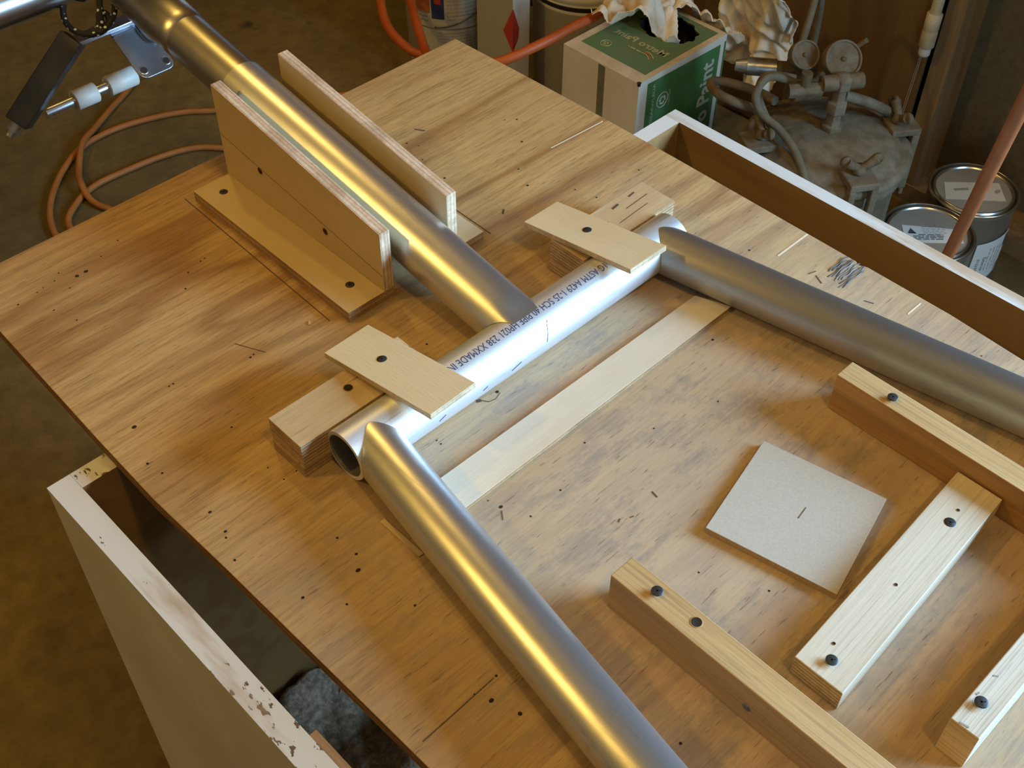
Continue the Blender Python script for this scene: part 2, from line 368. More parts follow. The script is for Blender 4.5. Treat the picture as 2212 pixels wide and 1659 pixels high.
def mesh(name, mb, mats, inv=None):
    me = bpy.data.meshes.new(name)
    me.from_pydata([tuple(inv @ v) if inv else tuple(v) for v in mb.v], [], mb.f)
    for k in (mats if isinstance(mats, (list, tuple)) else [mats]): me.materials.append(M[k])
    me.polygons.foreach_set('material_index', mb.mi); me.polygons.foreach_set('use_smooth', mb.sm); me.update()
    return me
def tag(o, label, cat, group=None, kind=None):
    if label: o['label'] = label
    if cat: o['category'] = cat
    if group: o['group'] = group
    if kind: o['kind'] = kind
    return o
def thing(name, label, cat, loc, rz=0, group=None):
    o = bpy.data.objects.new(name, None); C.objects.link(o); o.location = loc; o.rotation_euler = (0, 0, rz)
    o.empty_display_size = .02; o['_m'] = 0; del o['_m']
    XF[o.name] = Matrix.Translation(loc) @ Matrix.Rotation(rz, 4, 'Z')
    return tag(o, label, cat, group)
XF = {}
def part(par, name, mb, mats, label=None, kind=None, bevel=0, root=None):
    """mb is in world coordinates; the part is parented to `par` and stored in its frame"""
    X = XF[par.name]
    o = bpy.data.objects.new(name, mesh(name, mb, mats, X.inverted())); C.objects.link(o); o.parent = par
    XF[o.name] = X
    if label: o['label'] = label
    if kind: o['kind'] = kind
    if bevel: bev(o, bevel)
    return o
def single(name, label, cat, mb, mats, loc, group=None, bevel=0, rz=0):
    X = Matrix.Translation(loc) @ Matrix.Rotation(rz, 4, 'Z')
    o = bpy.data.objects.new(name, mesh(name, mb, mats, X.inverted())); C.objects.link(o)
    o.location = loc; o.rotation_euler = (0, 0, rz); XF[o.name] = X
    if bevel: bev(o, bevel)
    return tag(o, label, cat, group)
def struct(name, mb, mats):
    o = bpy.data.objects.new(name, mesh(name, mb, mats)); C.objects.link(o); o['kind'] = 'structure'; XF[o.name] = Matrix(); return o
def bev(o, wd):
    b = o.modifiers.new('bevel', 'BEVEL'); b.width = wd; b.segments = 2; b.limit_method = 'ANGLE'; b.angle_limit = R(40); b.harden_normals = False

def text_verts(s, size, spacing=1.0, cut=0, bold=0):
    cu = bpy.data.curves.new('t', 'FONT'); cu.body = s; cu.size = size; cu.space_character = spacing; cu.resolution_u = 2; cu.offset = bold * size
    ob = bpy.data.objects.new('t', cu); C.objects.link(ob); dg = bpy.context.evaluated_depsgraph_get()
    me = bpy.data.meshes.new_from_object(ob.evaluated_get(dg)); vs = [v.co.copy() for v in me.vertices]; fs = [list(p.vertices) for p in me.polygons]
    if cut:
        bm = bmesh.new(); bm.from_mesh(me); lo = min(v.y for v in vs); hi = max(v.y for v in vs); k = lo + cut
        while k < hi:
            bmesh.ops.bisect_plane(bm, geom=bm.verts[:] + bm.edges[:] + bm.faces[:], plane_co=(0, k, 0), plane_no=(0, 1, 0)); k += cut
        bmesh.ops.triangulate(bm, faces=bm.faces[:]); bm.verts.index_update(); vs = [v.co.copy() for v in bm.verts]; fs = [[v.index for v in f.verts] for f in bm.faces]; bm.free()
    bpy.data.objects.remove(ob); bpy.data.curves.remove(cu); bpy.data.meshes.remove(me); return vs, fs
def write(mb, s, size, fn, mi=0, width=None, spacing=1.0, cut=0, bold=0):
    """fn(u, v) -> world point, u along the line, v up; width stretches the line to that length"""
    vs, fs = text_verts(s, size, spacing, cut, bold)
    x0 = min(v.x for v in vs); x1 = max(v.x for v in vs); k = width / (x1 - x0) if width else 1
    mb.add([fn((v.x - x0) * k, v.y) for v in vs], fs, mi); return mb
def plane_fn(o, u, v):
    o = Vector(o); u = Vector(u); v = Vector(v); return lambda a, b: o + u * a + v * b
def rule_lines(mb, fn, rows, w0, w1, h, gap, mi=0, seed=1):
    """rows of tiny illegible print as short bars"""
    rnd = random.Random(seed)
    for k in range(rows):
        x = w0; y = -k * gap
        while x < w1 - .002:
            L = min(rnd.uniform(.004, .014), w1 - x); q = [(x, y), (x + L, y), (x + L, y + h), (x, y + h)]
            mb.add([fn(*p) for p in q], [(0, 1, 2, 3)], mi); x += L + rnd.uniform(.0015, .003)

# ------------------------------------------------------------------ room
ZF = -.855
b = MB(); b.box(-3.4, -4.2, ZF - .06, 2.0, 4.2, ZF); struct('floor', b, ['floor'])
b = MB(); b.box(-3.4, -4.2, 2.35, 2.0, 4.2, 2.41); struct('ceiling', b, ['ceiling'])
b = MB(); b.box(-3.46, -4.2, ZF, -3.4, 4.2, 2.35); struct('wall_left', b, ['wall_far'])
b = MB(); b.box(-3.4, 4.2, ZF, 2.0, 4.26, 2.35); struct('wall_back', b, ['wall_far'])
b = MB(); b.box(-3.4, -4.26, ZF, 2.0, -4.2, 2.35); struct('wall_front', b, ['wall_far'])
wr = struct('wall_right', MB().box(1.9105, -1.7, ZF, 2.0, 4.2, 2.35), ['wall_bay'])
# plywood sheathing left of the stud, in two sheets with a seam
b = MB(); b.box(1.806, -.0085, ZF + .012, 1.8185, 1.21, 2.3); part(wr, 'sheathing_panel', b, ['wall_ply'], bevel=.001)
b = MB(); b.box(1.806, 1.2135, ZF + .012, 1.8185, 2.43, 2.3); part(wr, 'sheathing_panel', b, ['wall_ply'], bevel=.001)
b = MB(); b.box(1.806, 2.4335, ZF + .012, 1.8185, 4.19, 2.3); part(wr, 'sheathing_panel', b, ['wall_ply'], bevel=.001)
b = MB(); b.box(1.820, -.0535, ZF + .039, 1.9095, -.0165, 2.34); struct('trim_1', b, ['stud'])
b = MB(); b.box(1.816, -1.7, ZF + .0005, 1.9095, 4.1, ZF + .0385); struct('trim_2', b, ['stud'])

# ------------------------------------------------------------------ white open-topped box carrying the sheet
BT = -.0132
bx = thing('painted_box', 'large white painted open-topped wooden box with chipped rim under the plywood sheet', 'box', (.32, -.9, ZF))
L0, L1, R0, R1, YB, YE = -.055, -.035, .679, .695, -.2535, -1.30
b = MB(); b.add([(L0, YE, ZF), (L0, YB, ZF), (L0, YB, BT), (L0, YE, BT)], [(0, 3, 2, 1)], 1)
b.add([(L1, YE, ZF), (L1, YB, ZF), (L1, YB, BT), (L1, YE, BT)], [(0, 1, 2, 3)], 2)
b.add([(L0, YE, BT), (L1, YE, BT), (L1, YB, BT), (L0, YB, BT)], [(0, 1, 2, 3)], 0)
b.add([(L0, YB, ZF), (L1, YB, ZF), (L1, YB, BT), (L0, YB, BT)], [(0, 1, 2, 3)], 1)
b.add([(L0, YE, ZF), (L1, YE, ZF), (L1, YE, BT), (L0, YE, BT)], [(0, 3, 2, 1)[::-1]], 1)
part(bx, 'side_board', b, ['white_paint', 'box_face', 'raw_wood'])
b = MB(); b.box(L1 + .0002, YE, -.05, L1 + .006, -.56, BT - .001); part(bx, 'rim_strip', b, ['worn_rim'], 'split strip of bare brown wood along the rim')
b = MB(); b.box(R0, YE, ZF, R1, YB, BT); b.mi = [1, 0, 1, 1, 1, 2]
part(bx, 'side_board', b, ['worn_paint', 'box_face', 'raw_wood'])
b = MB(); b.box(L1 + .0002, YB - .019, ZF, R0 - .0002, YB, BT); b.mi = [1, 0, 2, 1, 1, 1]
part(bx, 'end_board', b, ['white_paint', 'box_face', 'raw_wood'])
b = MB(); b.box(L1 + .0002, YE + .0192, -.60, R0 - .0002, YB - .0192, -.585); part(bx, 'bottom_board', b, ['box_bottom'])
# crumpled blanket lying in the box
b = MB(); nx, ny = 70, 90; X0, X1, Y0, Y1 = -.022, .60, -1.10, -.282
for j in range(ny + 1):
    for i in range(nx + 1):
        x = X0 + (X1 - X0) * i / nx; y = Y0 + (Y1 - Y0) * j / ny
        e = min(i, nx - i, j, 12) / 12.0; e = min(1, e); e = e * e * (3 - 2 * e)
        p = Vector((x * 7, y * 7, 3)); fold = abs(noise.noise(Vector((x * 4 - y * 3, y * 6 + x * 2, 1.3))))
        z = -.583 + e * (.12 + .10 * noise.noise(p) - .10 * max(0, .25 - fold) * 4 * .6 + .012 * noise.noise(p * 6) + .007 * noise.noise(p * 16))
        b.v.append(Vector((x, y, max(z, -.5835))))
for j in range(ny):
    for i in range(nx):
        k = j * (nx + 1) + i; b.f.append([k, k + 1, k + nx + 2, k + nx + 1]); b.mi.append(0); b.sm.append(True)
bl = single('blanket', 'crumpled dusty grey blanket lying in the bottom of the white box', 'blanket', b, ['blanket'], (.3, -.8, -.585))
so = bl.modifiers.new('solidify', 'SOLIDIFY'); so.thickness = .006; so.offset = 1

# ------------------------------------------------------------------ the plywood sheet
sh = thing('plywood_sheet', 'large worn fir plywood sheet laid across the white box as a bench top', 'plywood', (.305, -.6, BT + .0004))
out = [(0.002, 0), (-.001, -.12), (-.004, -.25), (-.005, -.33), (-.002, -.42), (.001, -.55), (.003, -.65), (.003, -1.0),
       (.606, -1.0), (.607, -.72), (.612, -.64), (.6125, -.553), (.609, -.5445), (.6118, -.541), (.6125, -.42), (.613, -.32), (.612, -.22), (.609, -.10), (.605, 0)]
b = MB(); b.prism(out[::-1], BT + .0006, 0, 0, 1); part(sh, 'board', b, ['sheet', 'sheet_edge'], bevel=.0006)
HOLES = [(0.075,-0.05),(0.067,-0.057),(0.055,-0.058),(0.048,-0.06),(0.085,-0.065),(0.072,-0.075),(0.094,-0.065),(0.047,-0.091),(0.028,-0.063),(0.055,-0.116),(0.138,-0.047),(0.115,-0.056),(0.182,-0.124),(0.177,-0.125),(0.16,-0.13),(0.146,-0.147),(0.137,-0.258),(0.141,-0.257),(0.069,-0.239),(0.073,-0.239),(0.024,-0.258),(0.011,-0.298),(0.014,-0.314),(0.019,-0.371),(0.014,-0.399),(0.017,-0.394),(0.08,-0.312),(0.076,-0.366),(0.09,-0.384),(0.078,-0.384),(0.073,-0.456),(0.074,-0.477),(0.066,-0.489),(0.042,-0.506),(0.076,-0.54),(0.059,-0.62),(0.064,-0.631),(0.071,-0.651),(0.079,-0.62),(0.131,-0.738),(0.007,-0.42),(0.023,-0.48),(0.189,-0.436),(0.189,-0.441),(0.26,-0.431),(0.18,-0.519),(0.177,-0.508),(0.19,-0.541),(0.224,-0.539),(0.323,-0.547),(0.436,-0.515),(0.383,-0.564),(0.272,-0.519),(0.242,-0.661),(0.266,-0.706),(0.586,-0.686),(0.553,-0.463),(0.502,-0.288),(0.508,-0.311),(0.485,-0.226),(0.473,-0.251),(0.433,-0.116),(0.439,-0.128),(0.426,-0.148),(0.422,-0.186),(0.52,-0.195),(0.534,-0.155),(0.571,-0.31),(0.544,-0.163),(0.255,-0.349)]
big = {4, 6, 20, 32, 44, 45, 36, 37}
b = MB()
for i, (x, y) in enumerate(HOLES): b.disc((x, y, .00012), .0019 if i in big else random.uniform(.0008, .0013), 9, 0, random.uniform(.8, 1.2), random.uniform(.7, 1.1))
part(sh, 'nail_holes', b, ['hole'], kind='stuff')
b = MB()
for a, c2, wd in [((.2182, -.0374), (.2131, -.2687), .0009), ((.3965, -.2207), (.3959, -.2798), .0009), ((.4885, -.33), (.4905, -.3355), .0016), ((.2722, -.595), (.2735, -.5885), .0011),
                  ((.0767, -.62), (.012, -.6215), .0007), ((.43, -.262), (.4245, -.2665), .0018), ((.40, -.196), (.4045, -.2005), .0009), ((.4045, -.2075), (.409, -.2065), .0009),
                  ((.455, -.103), (.461, -.112), .0016), ((.137, -.235), (.15, -.262), .0006), ((.2335, -.5905), (.2365, -.589), .0008), ((.243, -.5935), (.246, -.5945), .0008),
                  ((.178, -.522), (.1725, -.529), .0006), ((.572, -.577), (.575, -.585), .0009), ((.5635, -.537), (.5685, -.527), .001), ((.5655, -.521), (.5735, -.5235), .001), ((.2405, -.4270), (.2440, -.4290), .0030), ((.2440, -.4290), (.2475, -.4345), .0007), ((.2475, -.4345), (.2540, -.4360), .0006), ((.2540, -.4360), (.2610, -.4335), .0005)]:
    b.line((*a, .00005), (*c2, .00005), wd)
part(sh, 'pencil_marks', b, ['pencil'], kind='stuff')
b = MB()
for a, c2, wd in [((.5655, -.4863), (.6110, -.4863), .0016), ((.585, -.6135), (.6055, -.6135), .0012), ((.6068, -.2275), (.5337, -.2233), .0010)]: b.line((*a, .00005), (*c2, .00005), wd)
part(sh, 'scratches', b, ['white_scratch'], kind='stuff')
b = MB()  # torn veneer: slivers standing slightly proud
for k in range(11):
    y = -.5315 - k * .00215; x0 = .5775 + .0035 * math.sin(k * 2.1) - (.008 if k > 8 else 0) + (.004 if k < 2 else 0); x1 = .6115 - (.006 * random.random() if k % 3 else 0)
    n_ = 6; top = []; h = random.uniform(.0004, .0014)
    for i in range(n_ + 1):
        x = x0 + (x1 - x0) * i / n_; top.append((x, y + .0007 * math.sin(i * 1.7 + k), h * (1 if 0 < i < n_ else .2)))
    vs = [(x, yy - .0009, .00004) for x, yy, z in top] + top + [(x, yy + .0009, .00004) for x, yy, z in top]; m_ = n_ + 1
    b.add(vs, [(i, i + 1, m_ + i + 1, m_ + i) for i in range(n_)] + [(m_ + i, m_ + i + 1, 2 * m_ + i + 1, 2 * m_ + i) for i in range(n_)])
part(sh, 'torn_veneer', b, ['splinter'], 'patch of grey splintered veneer at the edge')
b = MB(); b.lathe([(.0001, .0012), (.0035, .0012), (.0045, .0008), (.005, .0001)], (.5305, -.388, 0), 16); part(sh, 'wood_plug', b, ['brown_plug'], 'small brown glue blob')

# ------------------------------------------------------------------ screws (parts)
def screw(par, x, y, z, r=.0042, sunk=True, n=None):
    """cross-recessed black screw head seen from above (n: outward direction)"""
    b = MB(); ax = Vector(n or (0, 0, 1)); c0 = Vector((x, y, z))
    h = .0004 if sunk else .0034
    if sunk: b.lathe([(.0001, .0003), (r * .95, .0003), (r, .0001)], c0, 20, 0, ax)
    else: b.lathe([(r * .36, 0.00005), (r * .4, .0008), (r, h - .0008), (r, h - .0003), (r * .85, h), (.0001, h)], c0, 20, 0, ax)
    d, a, e = b.frame(ax); zz = (.00042 if sunk else h + .0001)
    a2 = (a + e).normalized(); e2 = d.cross(a2)
    for u, v in ((a2, e2), (e2, a2)):
        q = [c0 + d * zz + u * su * r * .62 + v * sv * r * .13 for su, sv in ((-1, -1), (1, -1), (1, 1), (-1, 1))]
        b.add(q, [(0, 1, 2, 3)], 1)
    return part(par, 'screw', b, ['black_screw', 'hole'])
def bored(par, x, y, z, r=.0045, n=None, name='screw_hole'):
    b = MB(); b.lathe([(.0001, .0001), (r * .8, .0001), (r, .0003), (r * 1.12, .0003), (r * 1.2, .0001)], (x, y, z), 18, 0, n or (0, 0, 1))
    for k in range(18): b.mi[18 * 2 + k] = 1; b.mi[18 * 3 + k] = 1
    return part(par, name, b, ['hole', 'brown_plug'])

# ------------------------------------------------------------------ two angle brackets steadying the big tube
def upright(b, x0, x1, flip=False):
    y0, y1 = -.2835, -.047; zn, zf = .0755, .112
    bt = [(x0, y0, .0123), (x1, y0, .0123), (x1, y1, .0123), (x0, y1, .0123)]
    return b.hexa(bt, [(x0, y0, zn), (x1, y0, zn), (x1, y1, zf), (x0, y1, zf)], (1, 1, 1, 0, 1, 0))
br = thing('plywood_bracket', 'birch plywood angle bracket with two base screws left of the big tube', 'bracket', (.244, -.165, 0), 0, 'angle brackets beside the stem tube')
b = MB(); b.box(.2238, -.2835, .0001, .2750, -.0472, .012, flat='Z'); part(br, 'base', b, ['birch', 'birch_edge_z'], bevel=.0004)
part(br, 'upright', upright(MB(), .2640, .2750), ['birch', 'birch_edge_x'], bevel=.0004)
screw(br, .244, -.0681, .012); screw(br, .2478, -.2555, .012)
bored(br, .264, -.1085, .0482, .0034, (-1, 0, 0)); bored(br, .264, -.2034, .0323, .0034, (-1, 0, 0))
b = MB(); q = [(.26395, -.0475, .0588), (.26395, -.2835, .0284), (.26395, -.2835, .0291), (.26395, -.0475, .0595)]
b.add(q, [(0, 1, 2, 3)]); part(br, 'pencil_line', b, ['pencil'])
br2 = thing('plywood_bracket', 'birch plywood angle bracket standing right of the big tube, base half hidden', 'bracket', (.36, -.165, 0), 0, 'angle brackets beside the stem tube')
b = MB(); b.box(.3400, -.2835, .0001, .3835, -.0472, .012, flat='Z'); part(br2, 'base', b, ['pale', 'birch_edge_z'], bevel=.0004)
part(br2, 'upright', upright(MB(), .3400, .3510), ['birch', 'birch_edge_x'], bevel=.0004)

# ------------------------------------------------------------------ tubes
PY, PZ, PR = -.414, .0222, .0220
def coped_tube(b, p0, p1, r, wall, n=64, mi=0, rc=PR + .0004, side=1):
    """round tube whose p0 end is fish-mouthed over the cross pipe (axis along x at PY, PZ); side = sign of the tube's side in y"""
    p0 = Vector(p0); p1 = Vector(p1); d, a, e = b.frame(p1 - p0)
    def ring(rad, end):
        o = []
        for i in range(n):
            t = 2 * math.pi * i / n; q = rad * (math.cos(t) * a + math.sin(t) * e)
            if end: o.append(p1 + q); continue
            P = p0 + q; dy, dz = d.y, d.z; oy, oz = P.y - PY, P.z - PZ
            A = dy * dy + dz * dz; B = oy * dy + oz * dz; Cc = oy * oy + oz * oz - rc * rc; disc = B * B - A * Cc
            H = P + d * ((-B + math.sqrt(max(disc, 0))) / A)
            if disc < 0: H = Vector((H.x, PY + (H.y - PY) * .5, PZ + math.copysign(rc, H.z - PZ)))   # end dressed down onto the pipe
            o.append(H)
        return o
    rings = [ring(r, 0), ring(r, 1), ring(r - wall, 1), ring(r - wall, 0)]
    N = 40; vs = []
    for k in range(N + 1):
        for i in range(n):
            s_ = (k / N) ** 2 * .6 + k / N * .4; L_ = (p1 - p0).length * s_; e0 = math.exp(-(L_ / .016) ** 2) if k else 1
            t0 = rings[0][i]; far = rings[1][i]; ideal = far - d * (far - t0).dot(d); p = ideal.lerp(far, s_); vs.append(p + (t0 - ideal) * e0)
    b.add(vs, [(k * n + i, k * n + (i + 1) % n, (k + 1) * n + (i + 1) % n, (k + 1) * n + i) for k in range(N) for i in range(n)], mi, True)
    b.add(rings[1] + rings[2], [(i, (i + 1) % n, n + (i + 1) % n, n + i) for i in range(n)], mi)
    b.add(rings[2] + rings[3], [(i, (i + 1) % n, n + (i + 1) % n, n + i) for i in range(n)], mi, True)
    b.add(rings[3] + rings[0], [(i, (i + 1) % n, n + (i + 1) % n, n + i) for i in range(n)], mi)
    return b
# bright cross pipe
XL, XR = .1165, .4945
pp = thing('pipe', 'bright white-silver cross pipe with printed blue-black lettering, clamped beside the two blocks', 'pipe', (.305, PY, 0))
b = MB(); n = 72
b.cyl((XL, PY, PZ), (XR, PY, PZ), PR, n=n, caps=False)
for x, s_ in ((XL, -1), (XR, 1)):
    ro = [(x, PY + PR * math.cos(2 * math.pi * i / n), PZ + PR * math.sin(2 * math.pi * i / n)) for i in range(n)]
    ri = [(x, PY + (PR - .0034) * math.cos(2 * math.pi * i / n), PZ + (PR - .0034) * math.sin(2 * math.pi * i / n)) for i in range(n)]
    b.add(ro + ri, [((i, (i + 1) % n, n + (i + 1) % n, n + i) if s_ > 0 else (n + i, n + (i + 1) % n, (i + 1) % n, i)) for i in range(n)], 0)
part(pp, 'tube_wall', b, ['pipe'])
b = MB(); b.cyl((XL + .0003, PY, PZ), (XR - .0003, PY, PZ), PR - .0034, n=n, caps=False); b.f = [f[::-1] for f in b.f]; part(pp, 'bore', b, ['alu_bore'], 'dull grey inside of the pipe')
def on_pipe(x, ang):  # ang from straight up, positive towards the camera side (-y)
    rr = PR + .00008; return Vector((x, PY - rr * math.sin(ang), PZ + rr * math.cos(ang)))
b = MB(); xs = .4115
write(b, '11-1G ASTM A429 1-25 SCH 40 PIPE HP021 238 XXMADE IN', .0100, lambda u, v: on_pipe(xs - u, R(0) + v / PR), 0, width=.1905, cut=.0012)
part(pp, 'printed_lettering', b, ['ink'])
b = MB()
for (xa, aa, xb, ab, wd) in [(.318, 45, .3125, 82, .0009), (.318, 45, .3205, 38, .0006), (.462, 60, .459, 75, .0008), (.283, 88, .272, 96, .001), (.245, 92, .240, 96, .001), (.20, 90, .193, 97, .001)]:
    A = on_pipe(xa, R(aa)); B = on_pipe(xb, R(ab)); t = (B - A).normalized(); nn = Vector((0, A.y - PY, A.z - PZ)).normalized(); s_ = t.cross(nn) * wd / 2
    mid = [on_pipe(xa + (xb - xa) * k / 5, R(aa + (ab - aa) * k / 5)) for k in range(6)]
    for k in range(5): b.add([mid[k] - s_, mid[k + 1] - s_, mid[k + 1] + s_, mid[k] + s_], [(0, 1, 2, 3)])
part(pp, 'pencil_ticks', b, ['ink'], kind='stuff')
# arms
arm1 = single('coped_tube', 'dull aluminium arm tube with fish-mouthed end nearest the left edge of the plywood', 'tube',
              coped_tube(MB(), (.139, -.425, PZ + .0003), (.0285, -1.14, PZ + .0003), .0219, .003), ['alu_arm'], (.10, -.75, 0), 'arm tubes of the frame')
arm2 = single('coped_tube', 'dull aluminium arm tube with fish-mouthed end along the right edge of the plywood', 'tube',
              coped_tube(MB(), (.4755, -.425, PZ + .0003), (.606, -1.14, PZ + .0003), .0219, .003), ['alu_arm2'], (.54, -.75, 0), 'arm tubes of the frame')
# stem tube and the frame it belongs to, off the far edge
SL = .1575; ax = lambda y: Vector((.307, y, .0254 + SL * (y + .4)))
fr = thing('tube_frame', 'aluminium tube frame with big stem tube lying between two plywood brackets', 'frame', (.307, -.2, 0))
b = coped_tube(MB(), ax(-.402), ax(-.0295), .0258, .003); part(fr, 'stem_tube', b, ['alu'])
b = MB(); b.cyl(ax(-.06), ax(.062), .0238, n=56); part(fr, 'inner_tube', b, ['alu_inner'])
b = MB(); b.lathe([(.0237, 0), (.0252, .004), (.0256, .012), (.0256, .16), (.02, .162)], ax(.058), 56, 0, (0, 1, SL)); part(fr, 'collar_tube', b, ['alu_inner'])
b = MB(); cz = .118; b.cyl((-.35, .205, cz), (.75, .205, cz), .0235, n=48); part(fr, 'cross_tube', b, ['alu_inner'])
b = MB(); b.hexa([(.240, .168, .066), (.335, .168, .066), (.335, .186, .066), (.240, .186, .066)], [(.240, .168, .0705), (.335, .168, .0705), (.335, .186, .0705), (.240, .186, .0705)]); part(fr, 'flat_bar', b, ['plate'], bevel=.0008)
b = MB(); b.hexa([(.326, .17, .060), (.345, .17, .060), (.345, .187, .060), (.326, .187, .060)], [(.326, .17, .105), (.345, .17, .105), (.345, .187, .105), (.326, .187, .105)]); part(fr, 'mounting_lug', b, ['plate'], bevel=.001)
# bent plate with rounded corners and two holes
pc = Vector((.2995, .146, .045)); u = Vector((1, 0, 0)); v = Vector((0, -.048, -.030)).normalized(); nrm = u.cross(v) * -1
if nrm.z < 0: nrm = -nrm
b = MB(); W2, H2, rc = .0205, .0283, .009; pts = []
for cxs, cys, a0 in ((1, 1, 0), (-1, 1, 90), (-1, -1, 180), (1, -1, 270)):
    rr = rc if cys > 0 else .004
    for k in range(7): t = R(a0 + 15 * k); pts.append((cxs * (W2 - rr) + rr * math.cos(t), cys * (H2 - rr) + rr * math.sin(t)))
def onp(p, h): return pc + u * p[0] + v * p[1] + nrm * h
n = len(pts); b.add([onp(p, 0) for p in pts] + [onp(p, .0035) for p in pts], [list(range(n)), list(range(2 * n - 1, n - 1, -1))] + [(i, n + i, n + (i + 1) % n, (i + 1) % n) for i in range(n)])
for k in range(8):  # bend at the top of the plate, curling back under the bar
    pass
bend = []
for k in range(9):
    t = R(12 * k); bend.append((k, t))
base = pc - v * H2; prev = None; rows = []
for k, t in bend:
    rb = .016; off = -v * (rb * math.sin(t)) - nrm * (rb * (1 - math.cos(t))); nn = (nrm * math.cos(t) - v * math.sin(t))
    rows.append((base + off, nn))
for k in range(8):
    (p, n0), (q, n1) = rows[k], rows[k + 1]
    b.add([p - u * W2 + n0 * .0035, p + u * W2 + n0 * .0035, q + u * W2 + n1 * .0035, q - u * W2 + n1 * .0035, p - u * W2, p + u * W2, q + u * W2, q - u * W2],
          [(0, 1, 2, 3), (7, 6, 5, 4), (0, 3, 7, 4), (1, 5, 6, 2)], 0, False)
pl = part(fr, 'bent_plate', b, ['plate'], bevel=.0006)
for hx in (-.0135, .0135):
    b = MB(); b.lathe([(.0001, .0037), (.0036, .0037), (.0044, .0040), (.0050, .0036)], onp((hx, .0185), 0), 18, 0, nrm)
    for k in range(36): b.mi[18 + k if 18 + k < len(b.mi) else 0] = 1
    part(pl, 'bolt_hole', b, ['hole', 'steel'])
b = MB(); o_ = pc - v * .0283; b.sweep([o_ + u * .008 + nrm * .006, o_ + u * .008 + v * .016 + nrm * .0065, o_ + u * .012 + v * .023 + nrm * .0062, o_ + u * .017 + v * .024 + nrm * .006, o_ + u * .0225 + v * .019 + nrm * .0055, o_ + u * .026 + v * .012], .0013, 8); part(fr, 'wire_loop', b, ['wire'])
b = MB(); b.cyl((.193, .184, .001), (.335, .184, .001), .0058, n=20); part(fr, 'axle_rod', b, ['steel'])
for xa, xb in ((.2265, .2525), (.2665, .300)):
    b = MB(); b.lathe([(.0059, 0), (.0102, 0), (.0108, .0006), (.0108, xb - xa - .0006), (.0102, xb - xa), (.0059, xb - xa)], (xa, .184, .001), 28, 0, (1, 0, 0)); part(fr, 'spacer', b, ['nylon'], 'white nylon spacer sleeve')
b = MB(); b.sweep([(.243, .178, .072), (.2, .181, .036), (.163, .184, .004)], .0165, 4, 0, 4); part(fr, 'strut', b, ['dark_steel'], 'dark square strut leaning down to the left', bevel=.001)
b = MB(); b.cyl((.1655, .184, .006), (.155, .1845, -.003), .0075, n=6); b.cyl((.160, .1843, .0012), (.150, .1848, -.0072), .0045, n=14); part(fr, 'strut_bolt', b, ['plate'])

# ------------------------------------------------------------------ stacked blocks and the turn-plates over the pipe
def block(label, x0, x1, holes):
    t = thing('plywood_block', label, 'block', ((x0 + x1) / 2, -.375, 0), 0, 'stacked blocks behind the pipe')
    for k in range(3):
        j = .0004 * (k % 2); b = MB(); b.box(x0 + j, -.3950, .0002 + .0122 * k, x1 - j * .5, -.3545 - j, .0002 + .0122 * k + .0120, flat='Z')
        part(t, 'ply_layer', b, ['block_top', 'block_edge'], bevel=.0003)
    for x, y in holes: bored(t, x, y, .0366, .0036)
    return t
block('stacked plywood block beside the hollow left end of the bright pipe', .0910, .2205, [(.1552, -.3719)])
t = block('stacked plywood block beside the far right end of the bright pipe', .3985, .5205, [])
b = MB()
for a, c2, wd in [((.4945, -.3615), (.5030, -.3605), .0016), ((.4700, -.3635), (.4790, -.3625), .0022), ((.4500, -.3720), (.4535, -.3745), .0020), ((.48, -.372), (.51, -.3705), .0006), ((.46, -.382), (.5, -.380), .0005)]: b.line((*a, .0366), (*c2, .0366), wd)
part(t, 'grain_marks', b, ['pencil'], kind='stuff')
def turn_plate(label, cs, hole, s):
    t = thing('clamp_plate', label, 'clamp', (sum(c[0] for c in cs) / 4, -.39, .040), 0, 'clamp plates over the pipe')
    top = [Vector(c) + Vector((0, 0, .0008)) for c in cs]; nn = Vector((0, .125, 1)).normalized() * .0052
    b = MB(); b.hexa([p - nn for p in top], top, (0, 0, 1, 1, 1, 1)); part(t, 'plate', b, ['clamp', 'clamp_edge'], bevel=.0003)
    screw(t, hole[0], hole[1], hole[2] + .0008, .0042, True, tuple(Vector((0, .125, 1)).normalized())); return t
turn_plate('pale plywood clamp plate screwed over the left end of the bright pipe', [(.1725, -.4507, .0541), (.2196, -.4494, .0539), (.2101, -.3298, .0390), (.1638, -.3309, .0391)], (.1898, -.3725, .0443), 0)
turn_plate('pale plywood clamp plate screwed over the right end of the bright pipe', [(.4040, -.4432, .0531), (.4496, -.4437, .0532), (.4394, -.3227, .0381), (.3970, -.3225, .0380)], (.4236, -.375, .0446), 0)

# ------------------------------------------------------------------ strips, stops and the loose square
b = MB(); b.hexa([(.1450, -.5035, .0001), (.4770, -.5020, .0001), (.4650, -.4705, .0001), (.1450, -.4688, .0001)], [(.1450, -.5035, .0040), (.4770, -.5020, .0040), (.4650, -.4705, .0040), (.1450, -.4688, .0040)], (0, 0, 1, 1, 1, 1))
single('plywood_strip', 'long thin pale plywood strip lying parallel to the bright pipe', 'strip', b, ['pale', 'birch_edge_z'], (.31, -.487, 0), bevel=.0003)
t = thing('stop_bar', 'long upright brown stop bar alongside the right arm tube', 'stop bar', (.4525, -.9, 0), 0, 'stop bars screwed to the plywood')
b = MB(); b.box(.4425, -.985, .0002, .4635, -.6300, .0385); b.mi = [1, 0, 1, 1, 1, 1]; part(t, 'bar', b, ['cedar_x', 'cedar'], bevel=.0006)
screw(t, .4512, -.6755, .0385, .0042, False)
t = thing('stop_bar', 'long brown stop bar with an empty screw hole beside the left arm tube', 'stop bar', (.184, -.9, 0), 0, 'stop bars screwed to the plywood')
